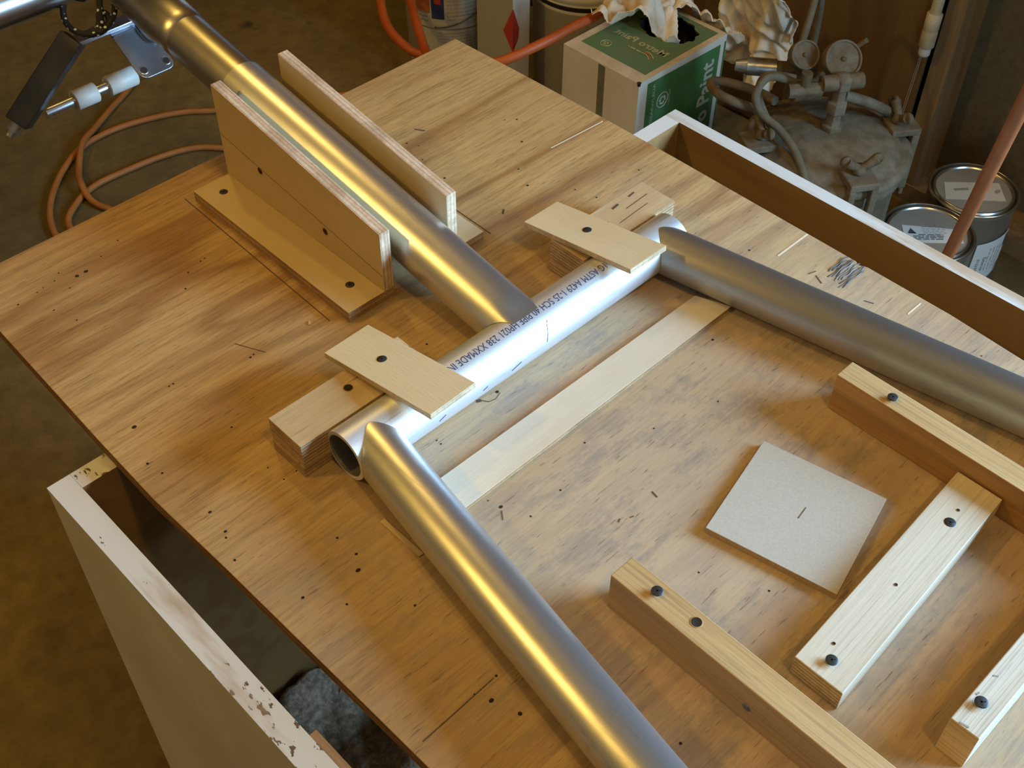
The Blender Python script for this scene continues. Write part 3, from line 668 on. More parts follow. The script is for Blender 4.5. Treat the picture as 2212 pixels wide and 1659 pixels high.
b = MB(); b.box(.1732, -.985, .0002, .1952, -.6345, .0385); b.mi = [1, 0, 1, 1, 1, 1]; part(t, 'bar', b, ['cedar_x', 'cedar'], bevel=.0006)
screw(t, .1848, -.6660, .0385, .0042, False); bored(t, .1866, -.6991, .0385, .0038)
b = MB(); b.lathe([(.0001, .0002), (.0021, .0002), (.0034, .0001)], (.1732, -.7555, .0165), 14, 0, (-1, 0, 0)); part(t, 'knot', b, ['splinter'], 'small dark knot')
b = MB(); b.disc((.1732 - .0001, 0, 0), .001, 4)
t = thing('cross_bar', 'pale whitewood cross bar with two black screws spanning the two brown stop bars', 'stop bar', (.333, -.77, 0), R(2.4), 'stop bars screwed to the plywood')
cb = [(.2232, -.7940), (.4410, -.7830), (.4410, -.7456), (.2232, -.7557)]
b = MB(); b.hexa([(*p, .0002) for p in cb], [(*p, .0212) for p in cb], (0, 0, 0, 1, 0, 1)); part(t, 'bar', b, ['white_wood', 'block_edge'], bevel=.0006)
screw(t, .3946, -.7674, .0212, .0044, True); screw(t, .2370, -.7750, .0212, .0042, False)
bored(t, .2500, -.7680, .0212, .0012); bored(t, .4085, -.7655, .0212, .0012); bored(t, .3200, -.7705, .0212, .0012)
t = thing('stop_bar', 'pale pine stop bar with rough top and one raised screw at the lower right corner', 'stop bar', (.40, -.863, 0), 0, 'stop bars screwed to the plywood')
b = MB(); b.box(.2475, -.8735, .0002, .438, -.8535, .0385); b.mi = [1, 0, 1, 1, 1, 2]; part(t, 'bar', b, ['pine', 'pine', 'cedar_x'], bevel=.0006)
screw(t, .2690, -.8614, .0385, .0044, False)
b = MB()
for a, c2, wd in [((.2735, -.8560), (.2760, -.8568), .0014), ((.2930, -.8565), (.2950, -.8590), .0010), ((.2490, -.8590), (.2500, -.8650), .0013)]: b.line((*a, .0385), (*c2, .0385), wd)
part(t, 'pencil_marks', b, ['print_grey'], kind='stuff')
b = MB(); q = [(.2725, -.6411), (.2941, -.7431), (.3923, -.7191), (.3715, -.6187)]
b.hexa([(*p, .0001) for p in q], [(*p, .0062) for p in q], (0, 0, 1, 1, 1, 1))
t = thing('fibreboard_square', 'loose pale fibreboard square lying between the two brown stop bars', 'board', (.333, -.68, 0), R(12))
part(t, 'panel', b, ['mdf', 'mdf_edge'], bevel=.0003)
b = MB(); b.line((.3415, -.6815, .00621), (.3290, -.6835, .00621), .0006); part(t, 'pencil_line', b, ['pencil'])
for (x, y, L, wd, a, lab) in [(.1985, -.2595, .0045, .0018, .9, 'tiny wood shaving in front of the left bracket'), (.1072, -.489, .044, .0042, -1.56, 'thin wood sliver tucked under the left arm tube')]:
    b = MB(); b.box(x - L / 2, y - wd / 2, .0002, x + L / 2, y + wd / 2, .0012)
    X = Matrix.Translation((x, y, 0)) @ Matrix.Rotation(a, 4, 'Z') @ Matrix.Translation((-x, -y, 0)); b.v = [X @ p for p in b.v]
    single('wood_sliver', lab, 'sliver', b, ['birch_x'], (x, y, 0))

# ------------------------------------------------------------------ cords at the far frame
b = MB()
b.sweep([(.262, .196, .121), (.245, .188, .100), (.240, .176, .088), (.247, .160, .082), (.262, .150, .083), (.281, .156, .090), (.294, .172, .102), (.300, .188, .115), (.297, .200, .136)], .0031, 10)
b.sweep([(.296, .192, .138), (.285, .180, .118), (.274, .166, .100), (.268, .158, .088), (.273, .155, .083), (.277, .160, .091), (.272, .165, .094), (.266, .160, .087), (.258, .152, .082)], .0033, 10)
b.sweep([(.250, .196, .121), (.255, .184, .112), (.266, .176, .108), (.282, .178, .115), (.296, .186, .126), (.312, .195, .1345), (.334, .200, .133), (.36, .204, .136)], .003, 10)
single('flecked_cord', 'black cord with white flecks knotted and looped around the cross tube', 'cord', b, ['rope'], (.27, .18, .08))
b = MB(); p0 = [(.345, .176, .112), (.353, .150, .094), (.367, .142, .090), (.381, .150, .098), (.389, .165, .112), (.391, .176, .124)]
P = smooth_path(p0, 14); b.sweep(P, .0016, 8, 0, 0)
for i in range(0, len(P) - 1, 4): b.torus(P[i], .0022, .0010, P[i + 1] - P[i], 10, 6)
single('yellow_cord', 'short loop of yellow twisted cord hanging behind the stem tube', 'cord', b, ['yellow'], (.37, .16, .09))

# ------------------------------------------------------------------ floor cord and air hose
zc = ZF + .0072
b = MB()
b.sweep([(1.30, 1.02, zc), (1.12, 1.12, zc), (.9545, 1.221, zc), (.8929, 1.2694, zc), (.8264, 1.2998, zc), (.7539, 1.3188, zc), (.6893, 1.3191, zc), (.6335, 1.3023, zc), (.5651, 1.2516, zc), (.5062, 1.1859, zc), (.4695, 1.1199, zc), (.4551, 1.05, zc), (.47, .93, zc),
         (.56, .85, zc), (.70, .85, zc), (.85, .93, zc), (.92, 1.03, zc), (.8736, 1.0951, zc), (.8294, 1.1373, zc), (.7608, 1.1602, zc), (.6736, 1.1693, zc), (.6012, 1.1689, zc), (.5402, 1.1418, zc), (.491, 1.0839, zc), (.50, .96, zc), (.58, .91, zc),
         (.66, .93, zc + .013), (.60, 1.03, zc + .004), (.5681, 1.1152, zc + .003), (.5773, 1.1807, zc + .014), (.6074, 1.244, zc + .004), (.6541, 1.3045, zc + .014), (.7078, 1.3503, zc + .003), (.7777, 1.3972, zc), (.862, 1.4486, zc), (1.0, 1.56, zc), (1.2, 1.75, zc)], .0068, 10)
single('extension_cord', 'orange extension cord coiled on the concrete floor beyond the plywood', 'cord', b, ['cord_orange'], (.7, 1.15, ZF))
b = MB()
b.sweep([(1.70, .535, -.28), (1.60, .506, -.455), (1.5206, .4999, -.487), (1.437, .4945, -.489), (1.349, .4965, -.489), (1.265, .505, -.497), (1.19, .538, -.517), (1.165, .60, -.54), (1.185, .72, -.585),
         (1.205, .775, -.605), (1.2585, .8654, -.60), (1.3111, .9488, -.60), (1.325, 1.00, -.585), (1.295, 1.02, -.58), (1.247, .968, -.596), (1.206, .893, -.605), (1.195, .818, -.615), (1.212, .755, -.63), (1.16, .70, -.70), (1.08, .66, -.84), (1.0, .72, ZF + .01), (.98, .9, ZF + .01)], .0096, 14)
single('air_hose', 'thick orange air hose looping past the label pail and over the green carton', 'hose', b, ['hose_orange'], (1.3, .7, -.6))

# ------------------------------------------------------------------ paint tins and rod on the right
def gallon(label, x, y, rz):
    t = thing('paint_can', label, 'paint can', (x, y, ZF), 0, 'paint cans against the wall')
    r = .083; b = MB(); b.lathe([(r - .004, 0), (r, .002), (r, .006), (r - .002, .009), (r - .002, .183), (r, .186), (r, .190)], (x, y, ZF), 64); part(t, 'can_body', b, ['tin'])
    b = MB(); b.lathe([(r - .0002, .1890), (r + .0013, .1915), (r + .0013, .1945), (r - .001, .1965), (r - .0035, .1958), (r - .005, .1915, 1), (r - .0075, .1915, 1), (r - .0085, .1955), (r - .0105, .1968), (r - .013, .1945), (r - .0145, .1925)], (x, y, ZF), 64); part(t, 'rim', b, ['tin_rim', 'groove'])
    b = MB(); b.lathe([(r - .0145, .1925), (r - .020, .1935), (.0001, .1938)], (x, y, ZF), 64); ld = part(t, 'lid', b, ['tin_lid'])
    return t, ld, r
def label_on(par, c, r, a0, a1, z0, z1, mat, name='paper_label', skew=0, lab=None):
    b = MB(); n_ = 12
    vs = []
    for k in range(n_ + 1):
        a = R(a0 + (a1 - a0) * k / n_)
        for zz in (z0 + skew * k / n_, z1 + skew * k / n_): vs.append((c[0] + r * math.cos(a), c[1] + r * math.sin(a), zz))
    b.add(vs, [(2 * k, 2 * k + 2, 2 * k + 3, 2 * k + 1) for k in range(n_)], 0, True)
    return part(par, name, b, [mat], lab)
def cyl_fn(c, r, a0, z): return lambda uu, vv: Vector((c[0] + r * math.cos(R(a0) + uu / r), c[1] + r * math.sin(R(a0) + uu / r), z + vv))
zt = ZF + .1940
x, y = 1.690, -.2285
t, ld, r = gallon('rear paint can on the floor against the sill, with white side label', x, y, 0)
q = [(x - .063, y + .022), (x + .012, y - .060), (x + .052, y - .022), (x - .020, y + .052)]
b = MB(); b.hexa([(*p, zt) for p in q], [(*p, zt + .0004) for p in q]); part(t, 'lid_label', b, ['paper_dim'])
b = MB(); b.line((x - .028, y + .026, zt + .0006), (x - .006, y + .008, zt + .0006), .007); b.line((x - .026, y + .0245, zt + .0008), (x - .0085, y + .0100, zt + .0008), .0035, 1); part(t, 'lid_mark', b, ['print_grey', 'tin_lid']); b = MB(); b.disc((x + .026, y - .034, zt + .0006), .0055, 16, 0, 1.4, .8); part(t, 'lid_mark', b, ['print_grey', 'tin_lid'])
# facing angle of the camera seen from the tins: about -160 degrees; image right is -70
label_on(t, (x, y), r + .0004, -132, -72, ZF + .028, ZF + .128, 'paper', skew=.014, lab='white paper side label')
b = MB(); rr = r + .0008
tx = lambda a, z: (lambda uu, vv: Vector((x + rr * math.cos(R(a) + vv / rr), y + rr * math.sin(R(a) + vv / rr), z - uu)))
b.add([tx(-84, ZF + .132)(*p) for p in ((0, 0), (.030, 0), (.030, .010), (0, .010))], [(0, 1, 2, 3)], 0)
for k, a in enumerate((-92, -98, -104, -110)): rule_lines(b, tx(a, ZF + .115), 1, 0, .055, .0016, 1, 1, k)
write(b, 'Exterior', .011, tx(-117, ZF + .095), 0, width=.034); write(b, '0123374', .008, tx(-125, ZF + .092), 0, width=.034)
b.add([tx(-84, ZF + .062)(*p) for p in ((0, 0), (.016, 0), (.016, .009), (0, .009))], [(0, 1, 2, 3)], 1)
part(t, 'label_print', b, ['print_dark', 'print_grey'], kind='stuff')
x, y = 1.520, -.2375
t, ld, r = gallon('front paint can behind the box rim, its lid carrying a printed white label', x, y, 0)
q = [(x - .055, y + .012), (x + .018, y - .062), (x + .045, y - .035), (x - .018, y + .045)]
b = MB(); b.hexa([(*p, zt) for p in q], [(*p, zt + .0004) for p in q]); part(t, 'lid_label', b, ['paper'])
b = MB(); d1 = Vector((.073, -.074, 0)).normalized(); d2 = Vector((.7, .71, 0)); o_ = Vector((x - .047, y + .010, zt + .0006)); fn = plane_fn(o_, d1, d2)
b.add([fn(*p) for p in ((.002, .022), (.018, .020), (.010, .036))], [(0, 1, 2)], 0); b.add([fn(*p) for p in ((.004, .021), (.016, .021), (.016, .023), (.004, .023))], [(0, 1, 2, 3)], 0)
for k in range(4): rule_lines(b, plane_fn(o_ + d2 * (.004 + .0042 * k), d1, d2), 1, .010 if k < 3 else .02, .065, .0022, 1, 0, 20 + k)
for k in range(5): rule_lines(b, plane_fn(o_ + d2 * (.022 + .0055 * k), d1, d2), 1, .03, .072, .0018, 1, 1, 30 + k)
part(t, 'label_print', b, ['print_dark', 'print_grey'], kind='stuff')
b = MB(); A = Vector((1.5452, -.232, ZF)); B = Vector((1.0045, -.5048, 0)); A = Vector((1.405, -.3015, ZF + .001)); B = Vector((.9150, -.5330, .055)); b.cyl(A, B, .0088, .0088, 20)
single('pole', 'slanting red-brown rod leaning across the two paint cans', 'pole', b, ['red_pole'], tuple(A))

# ------------------------------------------------------------------ green and white paint carton with rags
ct = thing('paint_carton', 'white and green paint carton with torn hole in its top', 'carton', (1.43, .383, ZF))
X0, X1, Y0, Y1, ZT = 1.3027, 1.5595, .2858, .4793, -.5
gx0, gx1, gy0, gy1 = 1.3335, 1.5480, .2985, .4630
b = MB()
b.add([(X0, Y0, ZF), (X1, Y0, ZF), (X1, Y1, ZF), (X0, Y1, ZF), (X0, Y0, ZT), (X1, Y0, ZT), (X1, Y1, ZT), (X0, Y1, ZT)], [(0, 1, 5, 4), (1, 2, 6, 5), (2, 3, 7, 6), (3, 0, 4, 7), (3, 2, 1, 0)], 0)
b.add([(X0, Y0, ZT), (X1, Y0, ZT), (X1, Y1, ZT), (X0, Y1, ZT), (gx0, gy0, ZT), (gx1, gy0, ZT), (gx1, gy1, ZT), (gx0, gy1, ZT)], [(0, 1, 5, 4), (1, 2, 6, 5), (2, 3, 7, 6), (3, 0, 4, 7)], 1)
part(ct, 'carton_body', b, ['carton_white', 'carton_kraft'])
n = 64; hc = (1.492, .378); ro, ri = [], []
for i in range(n):
    t = 2 * math.pi * i / n; c_, s_ = math.cos(t), math.sin(t)
    kx = (gx1 - hc[0]) / c_ if c_ > 1e-6 else ((gx0 - hc[0]) / c_ if c_ < -1e-6 else 9); ky = (gy1 - hc[1]) / s_ if s_ > 1e-6 else ((gy0 - hc[1]) / s_ if s_ < -1e-6 else 9)
    k = min(kx, ky); ro.append((hc[0] + k * c_, hc[1] + k * s_, ZT))
    jag = 1 + .05 * math.sin(11 * t) + random.uniform(-.035, .035); ri.append((hc[0] + .046 * jag * c_, hc[1] + .062 * jag * s_, ZT - .0004))
for cx_, cy_ in ((gx0, gy0), (gx1, gy0), (gx1, gy1), (gx0, gy1)):
    k = min(range(n), key=lambda i: (ro[i][0] - cx_) ** 2 + (ro[i][1] - cy_) ** 2); ro[k] = (cx_, cy_, ZT)
b = MB(); b.add(ro + ri, [(i, (i + 1) % n, n + (i + 1) % n, n + i) for i in range(n)], 0)
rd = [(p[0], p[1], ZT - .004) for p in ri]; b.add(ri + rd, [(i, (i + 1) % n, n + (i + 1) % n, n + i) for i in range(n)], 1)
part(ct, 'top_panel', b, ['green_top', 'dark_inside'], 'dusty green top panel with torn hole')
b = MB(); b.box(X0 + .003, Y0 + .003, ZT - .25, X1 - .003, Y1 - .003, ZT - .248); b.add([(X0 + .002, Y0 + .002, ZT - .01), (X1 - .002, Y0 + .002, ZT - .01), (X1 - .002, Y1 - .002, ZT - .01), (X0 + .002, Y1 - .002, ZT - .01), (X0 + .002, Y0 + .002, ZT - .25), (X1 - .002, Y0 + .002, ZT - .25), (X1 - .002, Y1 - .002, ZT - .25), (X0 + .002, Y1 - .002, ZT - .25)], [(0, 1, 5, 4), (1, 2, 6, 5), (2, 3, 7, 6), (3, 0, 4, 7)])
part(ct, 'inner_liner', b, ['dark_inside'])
ys = Y0 - .0004
b = MB(); b.add([(1.3275, ys, ZF + .03), (1.5420, ys, ZF + .03), (1.5420, ys, -.5165), (1.3275, ys, -.5110)], [(0, 1, 2, 3)], 0); b.add([(1.5540, ys, ZF + .03), (X1, ys, ZF + .03), (X1, ys, -.515), (1.5540, ys, -.515)], [(0, 1, 2, 3)], 0)
part(ct, 'side_panel', b, ['green'], 'bright green printed side panel')
b = MB(); b.add([(1.3024, .3880, -.502), (1.3024, .3705, -.502), (1.3024, .3690, ZF + .02), (1.3024, .3845, ZF + .02)], [(0, 1, 2, 3)]); part(ct, 'packing_tape', b, ['tape'], 'clear brown packing tape strip')
b = MB(); yp = ys - .0004
write(b, 'Metro Paint', .052, plane_fn((1.5255, yp, -.775), (0, 0, 1), (-1, 0, 0)), 0, width=.235, bold=.028); part(ct, 'side_lettering', b, ['pale_print']); b = MB()
write(b, 'MSEARWLBLIA', .0105, plane_fn((1.3505, yp, -.612), (0, 0, 1), (-1, 0, 0)), 0, width=.094); part(ct, 'side_lettering', b, ['pale_print']); b = MB()
write(b, 'recycled', .0085, plane_fn((1.3980, yp, -.585), (0, 0, 1), (-1, 0, 0)), 0, width=.034)
part(ct, 'side_lettering', b, ['pale_print'])
b = MB(); lc = Vector((1.3755, yp, -.5655)); b.torus(lc, .0158, .0011, (0, 1, 0), 36, 6)
for k in range(3):  # three arrows chasing round
    a0 = 90 + 120 * k; n_ = 7
    for kk in range(n_):
        a, a2 = R(a0 + 80 * kk / n_), R(a0 + 80 * (kk + 1) / n_)
        b.add([lc + Vector((rr * math.cos(aa), -.0003, rr * math.sin(aa))) for aa, rr in ((a, .0055), (a2, .0055), (a2, .0095), (a, .0095))], [(0, 1, 2, 3)])
    aa = R(a0 + 80); tip = R(a0 + 112); b.add([lc + Vector((rr * math.cos(q_), -.0003, rr * math.sin(q_))) for q_, rr in ((aa, .003), (aa, .012), (tip, .0075))], [(0, 1, 2)])
part(ct, 'recycling_emblem', b, ['pale_print'], 'round pale recycling emblem')
b = MB(); zp = ZT + .0004
write(b, 'Metro Paint', .026, plane_fn((1.4050, .3150, zp), (-.01, 1, 0), (1, .01, 0)), 0, width=.128, bold=.02); part(ct, 'top_lettering', b, ['gold_print']); b = MB()
for k in range(3):
    pts = [(1.3780 + .004 * k + .010 * math.sin(R(20 * q_)), .3290 + .0045 * q_ - .002 * k, zp) for q_ in range(7)]
    for a, c_ in zip(pts[:-1], pts[1:]): b.line(a, c_, .0022, 0 if k != 1 else 1)
part(ct, 'leaf_emblem', b, ['gold_print', 'orange_print']); b = MB()
rule_lines(b, plane_fn((1.3850, .358, zp), (-.01, 1, 0), (1, .01, 0)), 1, 0, .030, .004, 1, 0, 5); part(ct, 'top_lettering', b, ['gold_print']); b = MB()
b.torus((1.3625, .4250, zp), .0105, .0008, (0, 0, 1), 28, 6)
for k in range(3):
    a = R(120 * k + 30); a2 = R(120 * k + 110); b.line((1.3625 + .005 * math.cos(a), .425 + .005 * math.sin(a), zp), (1.3625 + .005 * math.cos(a2), .425 + .005 * math.sin(a2), zp), .0032)
part(ct, 'recycling_emblem', b, ['gold_print'])
b = MB(); b.disc((X0 + .0025, Y0 + .0025, ZT + .0003), .0045, 12); b.box(X0 - .0004, Y0 - .0004, ZT - .006, X0 + .004, Y0 + .004, ZT + .0002); part(ct, 'crushed_corner', b, ['hole'], 'dark crushed corner')

# rag: heaped on the carton, dipping into the hole and hanging over its right side
def cloth(name, label, fn, mask, nu, nv, mat, loc, th=.0022):
    b = MB(); idx = {}
    for j in range(nv + 1):
        for i in range(nu + 1):
            u_, v_ = i / nu, j / nv
            if mask(u_, v_): idx[(i, j)] = len(b.v); b.v.append(Vector(fn(u_, v_)))
    for j in range(nv):
        for i in range(nu):
            k = [(i, j), (i + 1, j), (i + 1, j + 1), (i, j + 1)]
            if all(q in idx for q in k): b.f.append([idx[q] for q in k]); b.mi.append(0); b.sm.append(True)
    o = single(name, label, 'rag', b, [mat], loc, 'rags on the green carton'); s = o.modifiers.new('solidify', 'SOLIDIFY'); s.thickness = th; s.offset = 1
    ss = o.modifiers.new('subsurf', 'SUBSURF'); ss.levels = 1; ss.render_levels = 1; return o
def folds(x, y, amp):
    p = Vector((x, y, 0)); w_ = noise.noise(p * 9) * .05
    return amp * (abs(noise.noise(Vector(((x + w_) * 16, (y - w_) * 16, 2)))) * 1.5 + .5 * abs(noise.noise(Vector((x * 34 + 3, y * 34, 5)))) + .25 * noise.noise(p * 60))
def rag1(u_, v_):
    x = 1.375 + .225 * u_; y = .265 + .215 * v_
    h = .006 + folds(x, y, .050) + .035 * max(0, v_ - .35)
    dip = math.exp(-((x - 1.468) / .022) ** 2 - ((y - .352) / .034) ** 2); h -= .085 * dip
    over = max(0, x - 1.560); z = ZT + (h if dip > .25 else max(h, .003)) - over * 1.2
    return (x + .010 * noise.noise(Vector((x * 14, y * 14, 7))), y, z)
def mask1(u_, v_):
    x = 1.375 + .225 * u_; y = .265 + .215 * v_
    K = [(1.375, .47), (1.40, .425), (1.435, .395), (1.450, .335), (1.475, .325), (1.492, .352), (1.515, .385), (1.545, .355), (1.565, .300), (1.60, .262)]
    for (a, p), (c_, q) in zip(K[:-1], K[1:]):
        if a <= x <= c_: lo = p + (q - p) * (x - a) / (c_ - a); break
    else: lo = .3
    return y > lo + .012 * noise.noise(Vector((x * 60, y * 20, 3)))
cloth('rag', 'crumpled stained white rag heaped on the green carton, tucked into its torn hole', rag1, mask1, 110, 100, 'rag', (1.48, .43, ZT))
def rag2(u_, v_):
    # slides off the carton's top edge and hangs in a loose crumpled bunch
    y = .172 + .172 * u_ - .03 * v_; s = .17 * v_
    p = Vector((y * 24, s * 11, 1.7)); f = noise.noise(p); f2 = noise.noise(Vector((y * 58, s * 34, 6))); f3 = abs(noise.noise(Vector((y * 33 + s * 20, s * 26, 9))))
    x = 1.562 + .036 * math.sin(min(1, v_ * 1.4) * 1.57) + .034 * f * (.35 + v_) + .013 * f2 + .030 * f3 + .022 * (1 - u_) * v_
    z = ZT + .085 * (1 - v_) ** 2 - .150 * v_ + .024 * noise.noise(Vector((y * 26, s * 18, 3))) + .034 * (1 - u_) + .02 * f3
    return (x, y + .012 * noise.noise(Vector((y * 18, s * 30, 4))), z)
def mask2(u_, v_):
    if not (.03 + .06 * noise.noise(Vector((v_ * 5, 1, 8))) < u_ < .95 + .08 * noise.noise(Vector((v_ * 4, 5, 2)))): return False
    K = [(0, .30), (.18, .56), (.33, .97), (.48, .84), (.62, .90), (.8, .80), (1.01, .62)]
    for (a, p), (c_, q) in zip(K[:-1], K[1:]):
        if a <= u_ <= c_: return v_ < p + (q - p) * (u_ - a) / (c_ - a) + .06 * noise.noise(Vector((u_ * 14, 2, 0)))
    return False
cloth('rag', 'stained white rag hanging off the right side of the green carton', rag2, mask2, 90, 90, 'rag', (1.57, .27, ZT - .04))

# ------------------------------------------------------------------ containers behind
pc_ = (1.5028, 1.0358)
pa = thing('pail', 'cream pail with paper labels and wire handle behind the far plywood corner', 'pail', (*pc_, ZF))
rb = lambda h: .100 + .010 * h / .25
b = MB(); b.lathe([(.094, 0), (.100, .004), (rb(.25), .25), (.116, .252), (.116, .262), (.106, .264), (.104, .25), (.095, .01), (.001, .008)], (*pc_, ZF), 56); part(pa, 'pail_body', b, ['pail'])
FA = -130.6
def pl_label(t0, t1, z0, z1, mat, rr, name, lab=None):
    b = MB(); vs = []; n_ = 16
    for k in range(n_ + 1):
        a = R(FA + t0 + (t1 - t0) * k / n_)
        for z in (z0, z1):
            q = rb(z - ZF) + rr; vs.append((pc_[0] + q * math.cos(a), pc_[1] + q * math.sin(a), z))
    b.add(vs, [(2 * k, 2 * k + 2, 2 * k + 3, 2 * k + 1) for k in range(n_)], 0, True); return part(pa, name, b, [mat], lab)
pl_label(-62, 82, -.722, -.615, 'paper_dim', .0008, 'paper_label'); pl_label(-40, 82, -.83, -.726, 'paper_dim', .0006, 'paper_label')
pl_label(-47, -26, -.685, -.618, 'orange_print', .0012, 'orange_print'); pl_label(-24, -8, -.698, -.618, 'blue_print', .0012, 'blue_print')
pl_label(-20, -12, -.660, -.635, 'red_print', .0015, 'red_print'); pl_label(43, 78, -.800, -.765, 'green_patch', .0012, 'green_print')
b = MB()
for k in range(9):
    z = -.624 - .0095 * k; fnp = cyl_fn(pc_, rb(z - ZF) + .0014, FA - 5, z); rule_lines(b, fnp, 1, 0, .125, .0022, 1, 0 if k not in (2, 7) else 1, 50 + k)
for k in range(8):
    z = -.735 - .0075 * k; fnp = cyl_fn(pc_, rb(z - ZF) + .0014, FA - 18, z); rule_lines(b, fnp, 1, 0, .15 if k < 3 else .10, .002, 1, 0, 70 + k)
for k in range(3):
    z = -.688 - .010 * k; fnp = cyl_fn(pc_, rb(z - ZF) + .0014, FA - 47, z); rule_lines(b, fnp, 1, 0, .036, .0035, 1, 1, 90 + k)
part(pa, 'label_print', b, ['print_grey2', 'print_grey'], kind='stuff')
b = MB(); pts = []
for k in range(15):
    t = -20 + 108 * k / 14; a = R(FA + t); z = -.722 + .004 + .105 * (k / 14) ** 1.7; q = rb(z - ZF) + .004; pts.append((pc_[0] + q * math.cos(a), pc_[1] + q * math.sin(a), z))
b.sweep(pts, .0016, 8, 0, 3); part(pa, 'wire_handle', b, ['wire'])
bk = thing('bucket', 'white plastic bucket with dark rim line behind the green carton', 'bucket', (1.600, .700, ZF))
b = MB(); b.lathe([(.100, 0), (.106, .004), (.114, .268), (.1165, .270), (.1165, .275), (.1145, .277), (.1145, .283, 1), (.120, .285, 1), (.120, .291, 1), (.116, .294), (.119, .297), (.119, .312), (.112, .315), (.109, .30), (.10, .01), (.001, .008)], (1.600, .700, ZF), 64); part(bk, 'bucket_body', b, ['bucket', 'groove'])
tc = thing('tall_carton', 'tall white container with red hazard diamond between pail and bucket', 'carton', (1.425, .76, ZF))
b = MB(); b.box(1.398, .716, ZF, 1.449, .83, -.44); b.mi = [0, 0, 0, 0, 0, 1]; part(tc, 'container_body', b, ['carton_white', 'shaded_carton'], bevel=.003)
b = MB(); zz = -.612; hz = .052; hw = .030
b.add([(1.398, .7157, zz + hz), (1.398, .7157, zz - hz), (1.398 + .016, .7157, zz - hz * .45), (1.398 + .018, .7157, zz)], [(0, 1, 2, 3)], 0)
b.add([(1.3977, .716, zz + hz), (1.3977, .716, zz - hz), (1.3977, .716 + hw, zz - .01)], [(0, 1, 2)], 0); part(tc, 'hazard_diamond', b, ['red_print'])

# ------------------------------------------------------------------ pressure pot with regulator
PX, PYY = 1.425, -.050
pt = thing('pressure_pot', 'dust-covered paint pressure pot with clamped lid, gauges and regulator beside the wall', 'pressure pot', (PX, PYY, ZF))
b = MB(); b.lathe([(.08, 0), (.125, .006), (.130, .03), (.130, .29), (.138, .298), (.138, .318), (.12, .32)], (PX, PYY, ZF), 56); part(pt, 'pot_body', b, ['dust'])
zl = ZF + .321
b = MB(); b.lathe([(.143, 0), (.147, .004), (.147, .016), (.138, .022), (.128, .019), (.124, .026), (.105, .037), (.06, .046), (.0001, .049)], (PX, PYY, zl), 56); part(pt, 'lid', b, ['dust'])
def lid_pt(a, rad, z): return Vector((PX + rad * math.cos(R(a)), PYY + rad * math.sin(R(a)), z))
for a in (-123, -33, 57, 147):
    e = Vector((math.cos(R(a)), math.sin(R(a)), 0)); s_ = Vector((-e.y, e.x, 0)); k = Vector((0, 0, 1))
    c0 = lid_pt(a, .150, 0); b = MB()
    # yoke: bridge over the lid rim and two legs down its outside
    for ss in (-1, 1):
        q = [c0 + s_ * ss * (.019 - .005) + e * -.004, c0 + s_ * ss * .026 + e * -.004, c0 + s_ * ss * .026 + e * .010, c0 + s_ * ss * (.019 - .005) + e * .010]
        if ss < 0: q = q[::-1]
        b.hexa([p + k * (zl - .085) for p in q], [p + k * (zl + .030) for p in q])
    q = [c0 - e * .044 - s_ * .026, c0 + e * .010 - s_ * .026, c0 + e * .010 + s_ * .026, c0 - e * .044 + s_ * .026]
    b.hexa([p + k * (zl + .030) for p in q], [p + k * (zl + .043) for p in q])
    q = [c0 + e * .000 - s_ * .026, c0 + e * .008 - s_ * .026, c0 + e * .008 + s_ * .026, c0 + e * .000 + s_ * .026]
    b.hexa([p + k * (zl - .098) for p in q], [p + k * (zl - .084) for p in q])
    yk = part(pt, 'clamp_yoke', b, ['dust'], bevel=.002)
    b = MB(); bc = lid_pt(a, .126, zl + .02); b.cyl(bc, bc + k * .038, .006, n=14); b.lathe([(.0115, 0), (.0125, .004), (.009, .013), (.0001, .014)], bc + k * .026, 18)
    for ss in (-1, 1):
        tip = bc + s_ * ss * .028 + k * .050; b.sweep([bc + k * .034, bc + s_ * ss * .014 + k * .040, tip], lambda t_: .0055 + .0045 * t_, 10, 0, 5)
        b.lathe([(.0001, -.004), (.0095, -.003), (.0105, 0), (.0095, .003), (.0001, .004)], tip, 14, 0, e)
    part(yk, 'wing_nut', b, ['dust_dark'])
b = MB(); c0 = Vector((PX, PYY, zl + .045)); k = Vector((0, 0, 1))
b.lathe([(.020, 0), (.020, .012), (.014, .014), (.014, .036), (.019, .038), (.019, .058), (.013, .060), (.013, .082), (.018, .084), (.018, .104), (.010, .110), (.0001, .111)], c0, 6); part(pt, 'regulator_stem', b, ['dust'], bevel=.0012)
b = MB(); b.cyl(c0 + Vector((-.03, .02, .095)), c0 + Vector((.03, -.02, .095)), .014, n=20); b.cyl(c0 + Vector((-.075, .055, .085)), c0 + Vector((-.028, .02, .085)), .013, n=8); b.cyl(c0 + Vector((-.052, .038, .086)), c0 + Vector((-.052, .038, .118)), .010, n=8); part(pt, 'regulator_body', b, ['dust_dark'], bevel=.001)
b = MB(); h0 = c0 + Vector((.008, -.004, .068)); h1 = Vector((1.548, -.098, -.492)); b.sweep([h0, (h0 + h1) / 2 + k * .004, h1], .0095, 12, 0, 6); b.sweep([h1 + Vector((-.012, -.012, .018)), h1, h1 + Vector((.010, .018, .022))], .0055, 10, 0, 5); part(pt, 'tee_handle', b, ['dust'])
gn_ = Vector((-.45, -.62, .64)).normalized()
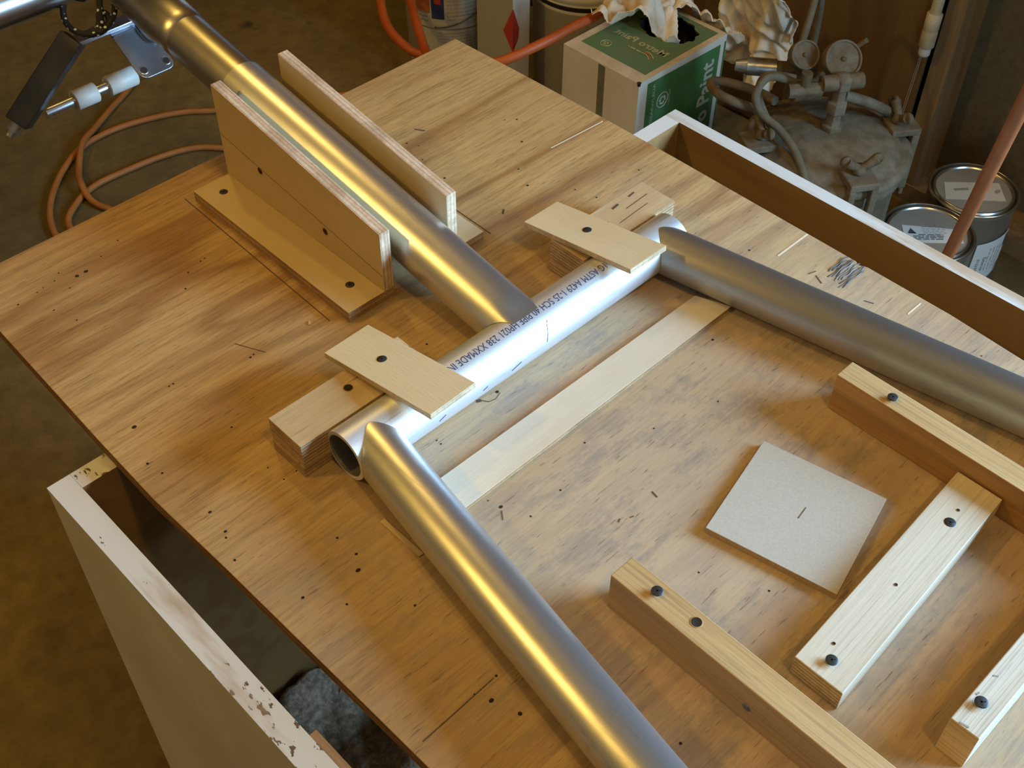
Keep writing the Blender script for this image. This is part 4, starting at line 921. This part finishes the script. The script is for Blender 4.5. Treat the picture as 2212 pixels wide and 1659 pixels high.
for g, rad in ((Vector((1.452, -.028, -.372)), .0330), (Vector((1.4254, .030, -.378)), .0255)):
    b = MB(); b.lathe([(.0001, -.022), (rad * .85, -.022), (rad, -.016), (rad, .002), (rad * .96, .005), (rad * .88, .005), (rad * .86, .001)], g, 40, 0, gn_); gg = part(pt, 'pressure_gauge', b, ['dust'])
    b = MB(); b.lathe([(rad * .87, .0015), (.0001, .0015)], g, 32, 0, gn_); b.lathe([(.004, .0016), (.004, .0045), (.0001, .005)], g, 12, 0, gn_); part(gg, 'gauge_face', b, ['dust_dark'])
    b = MB(); b.cyl(g - gn_ * .012 - k * (rad - .004), g - gn_ * .012 - k * (rad + .022), .007, n=12); part(gg, 'gauge_stem', b, ['dust_dark'])
b = MB(); b.sweep([(1.452, -.006, -.412), (1.49, .004, -.405), (1.505, -.01, -.385), (1.515, -.03, -.36)], .0045, 8, 0, 6); part(pt, 'release_lever', b, ['dust'])
b = MB(); b.sweep([(1.382, .005, -.405), (1.345, .040, -.390), (1.318, .045, -.415), (1.325, .030, -.450), (1.332, -.01, -.470), (1.318, -.060, -.492), (1.290, -.110, -.53), (1.262, -.150, -.60), (1.25, -.18, -.72), (1.26, -.16, -.84)], .0072, 12, 0, 8); part(pt, 'fluid_hose', b, ['dust_hose'])
b = MB(); b.sweep([(1.392, .02, -.405), (1.358, .055, -.400), (1.345, .058, -.430), (1.350, .040, -.468), (1.352, .02, -.487)], .0068, 12, 0, 8); part(pt, 'air_line', b, ['dust_hose'])
b = MB(); b.sweep([(1.445, .055, -.395), (1.475, .065, -.345), (1.515, .085, -.322), (1.56, .11, -.330), (1.60, .12, -.40), (1.60, .12, -.60)], .0065, 10, 0, 8); part(pt, 'breather_hose', b, ['dust_hose'])
b = MB(); b.sweep([(1.365, .065, -.478), (1.335, .098, -.462), (1.335, .135, -.462), (1.37, .175, -.475), (1.395, .16, -.478), (1.405, .10, -.474), (1.40, .055, -.470)], .0085, 12, 0, 8); part(pt, 'lifting_handle', b, ['dust_hose'])
b = MB(); b.cyl((1.398, .125, -.430), (1.43, .085, -.430), .016, n=18); b.cyl((1.385, .14, -.430), (1.40, .122, -.430), .010, .015, 14); part(pt, 'hose_coupling', b, ['bare'], 'worn bare metal coupling')
b = MB(); b.cyl((1.43, .085, -.430), (1.475, .03, -.430), .013, n=16); b.cyl((1.46, .05, -.43), (1.46, .05, -.395), .009, n=12); part(pt, 'hose_fitting', b, ['dust_dark'])

# ------------------------------------------------------------------ white water pipe and string on the wall
b = MB(); b.cyl((1.790, -.0105, -.445), (1.790, -.0105, 2.30), .0107, n=24)
pv = thing('plastic_pipe', 'dirty white plastic pipe with coupling hanging on the plywood wall by the stud', 'pipe', (1.79, -.0105, -.52))
part(pv, 'pipe_run', b, ['pvc'])
b = MB(); b.lathe([(.0108, .076), (.0148, .074), (.0148, .044), (.0138, .042), (.0150, .038), (.0150, .008), (.0135, .006)], (1.790, -.0105, -.50), 26); part(pv, 'coupling', b, ['pvc'])
b = MB(); b.lathe([(.010, .010), (.0112, .006), (.0112, -.010), (.0095, -.013), (.0001, -.0132)], (1.790, -.0105, -.50), 24); part(pv, 'end_plug', b, ['paper'], 'cleaner white end plug')
b = MB(); b.sweep([(1.7990, -.004, -.505), (1.7995, .000, -.62), (1.7990, .004, -.72), (1.7995, .006, -.80)], .0008, 6, 0, 6); b.sweep([(1.7985, -.0015, -.505), (1.7990, .0035, -.62), (1.7990, .0045, -.715)], .0006, 6, 0, 6)
single('string', 'thin pale string hanging below the white plastic pipe', 'string', b, ['print_grey2'], (1.79, 0, -.70))
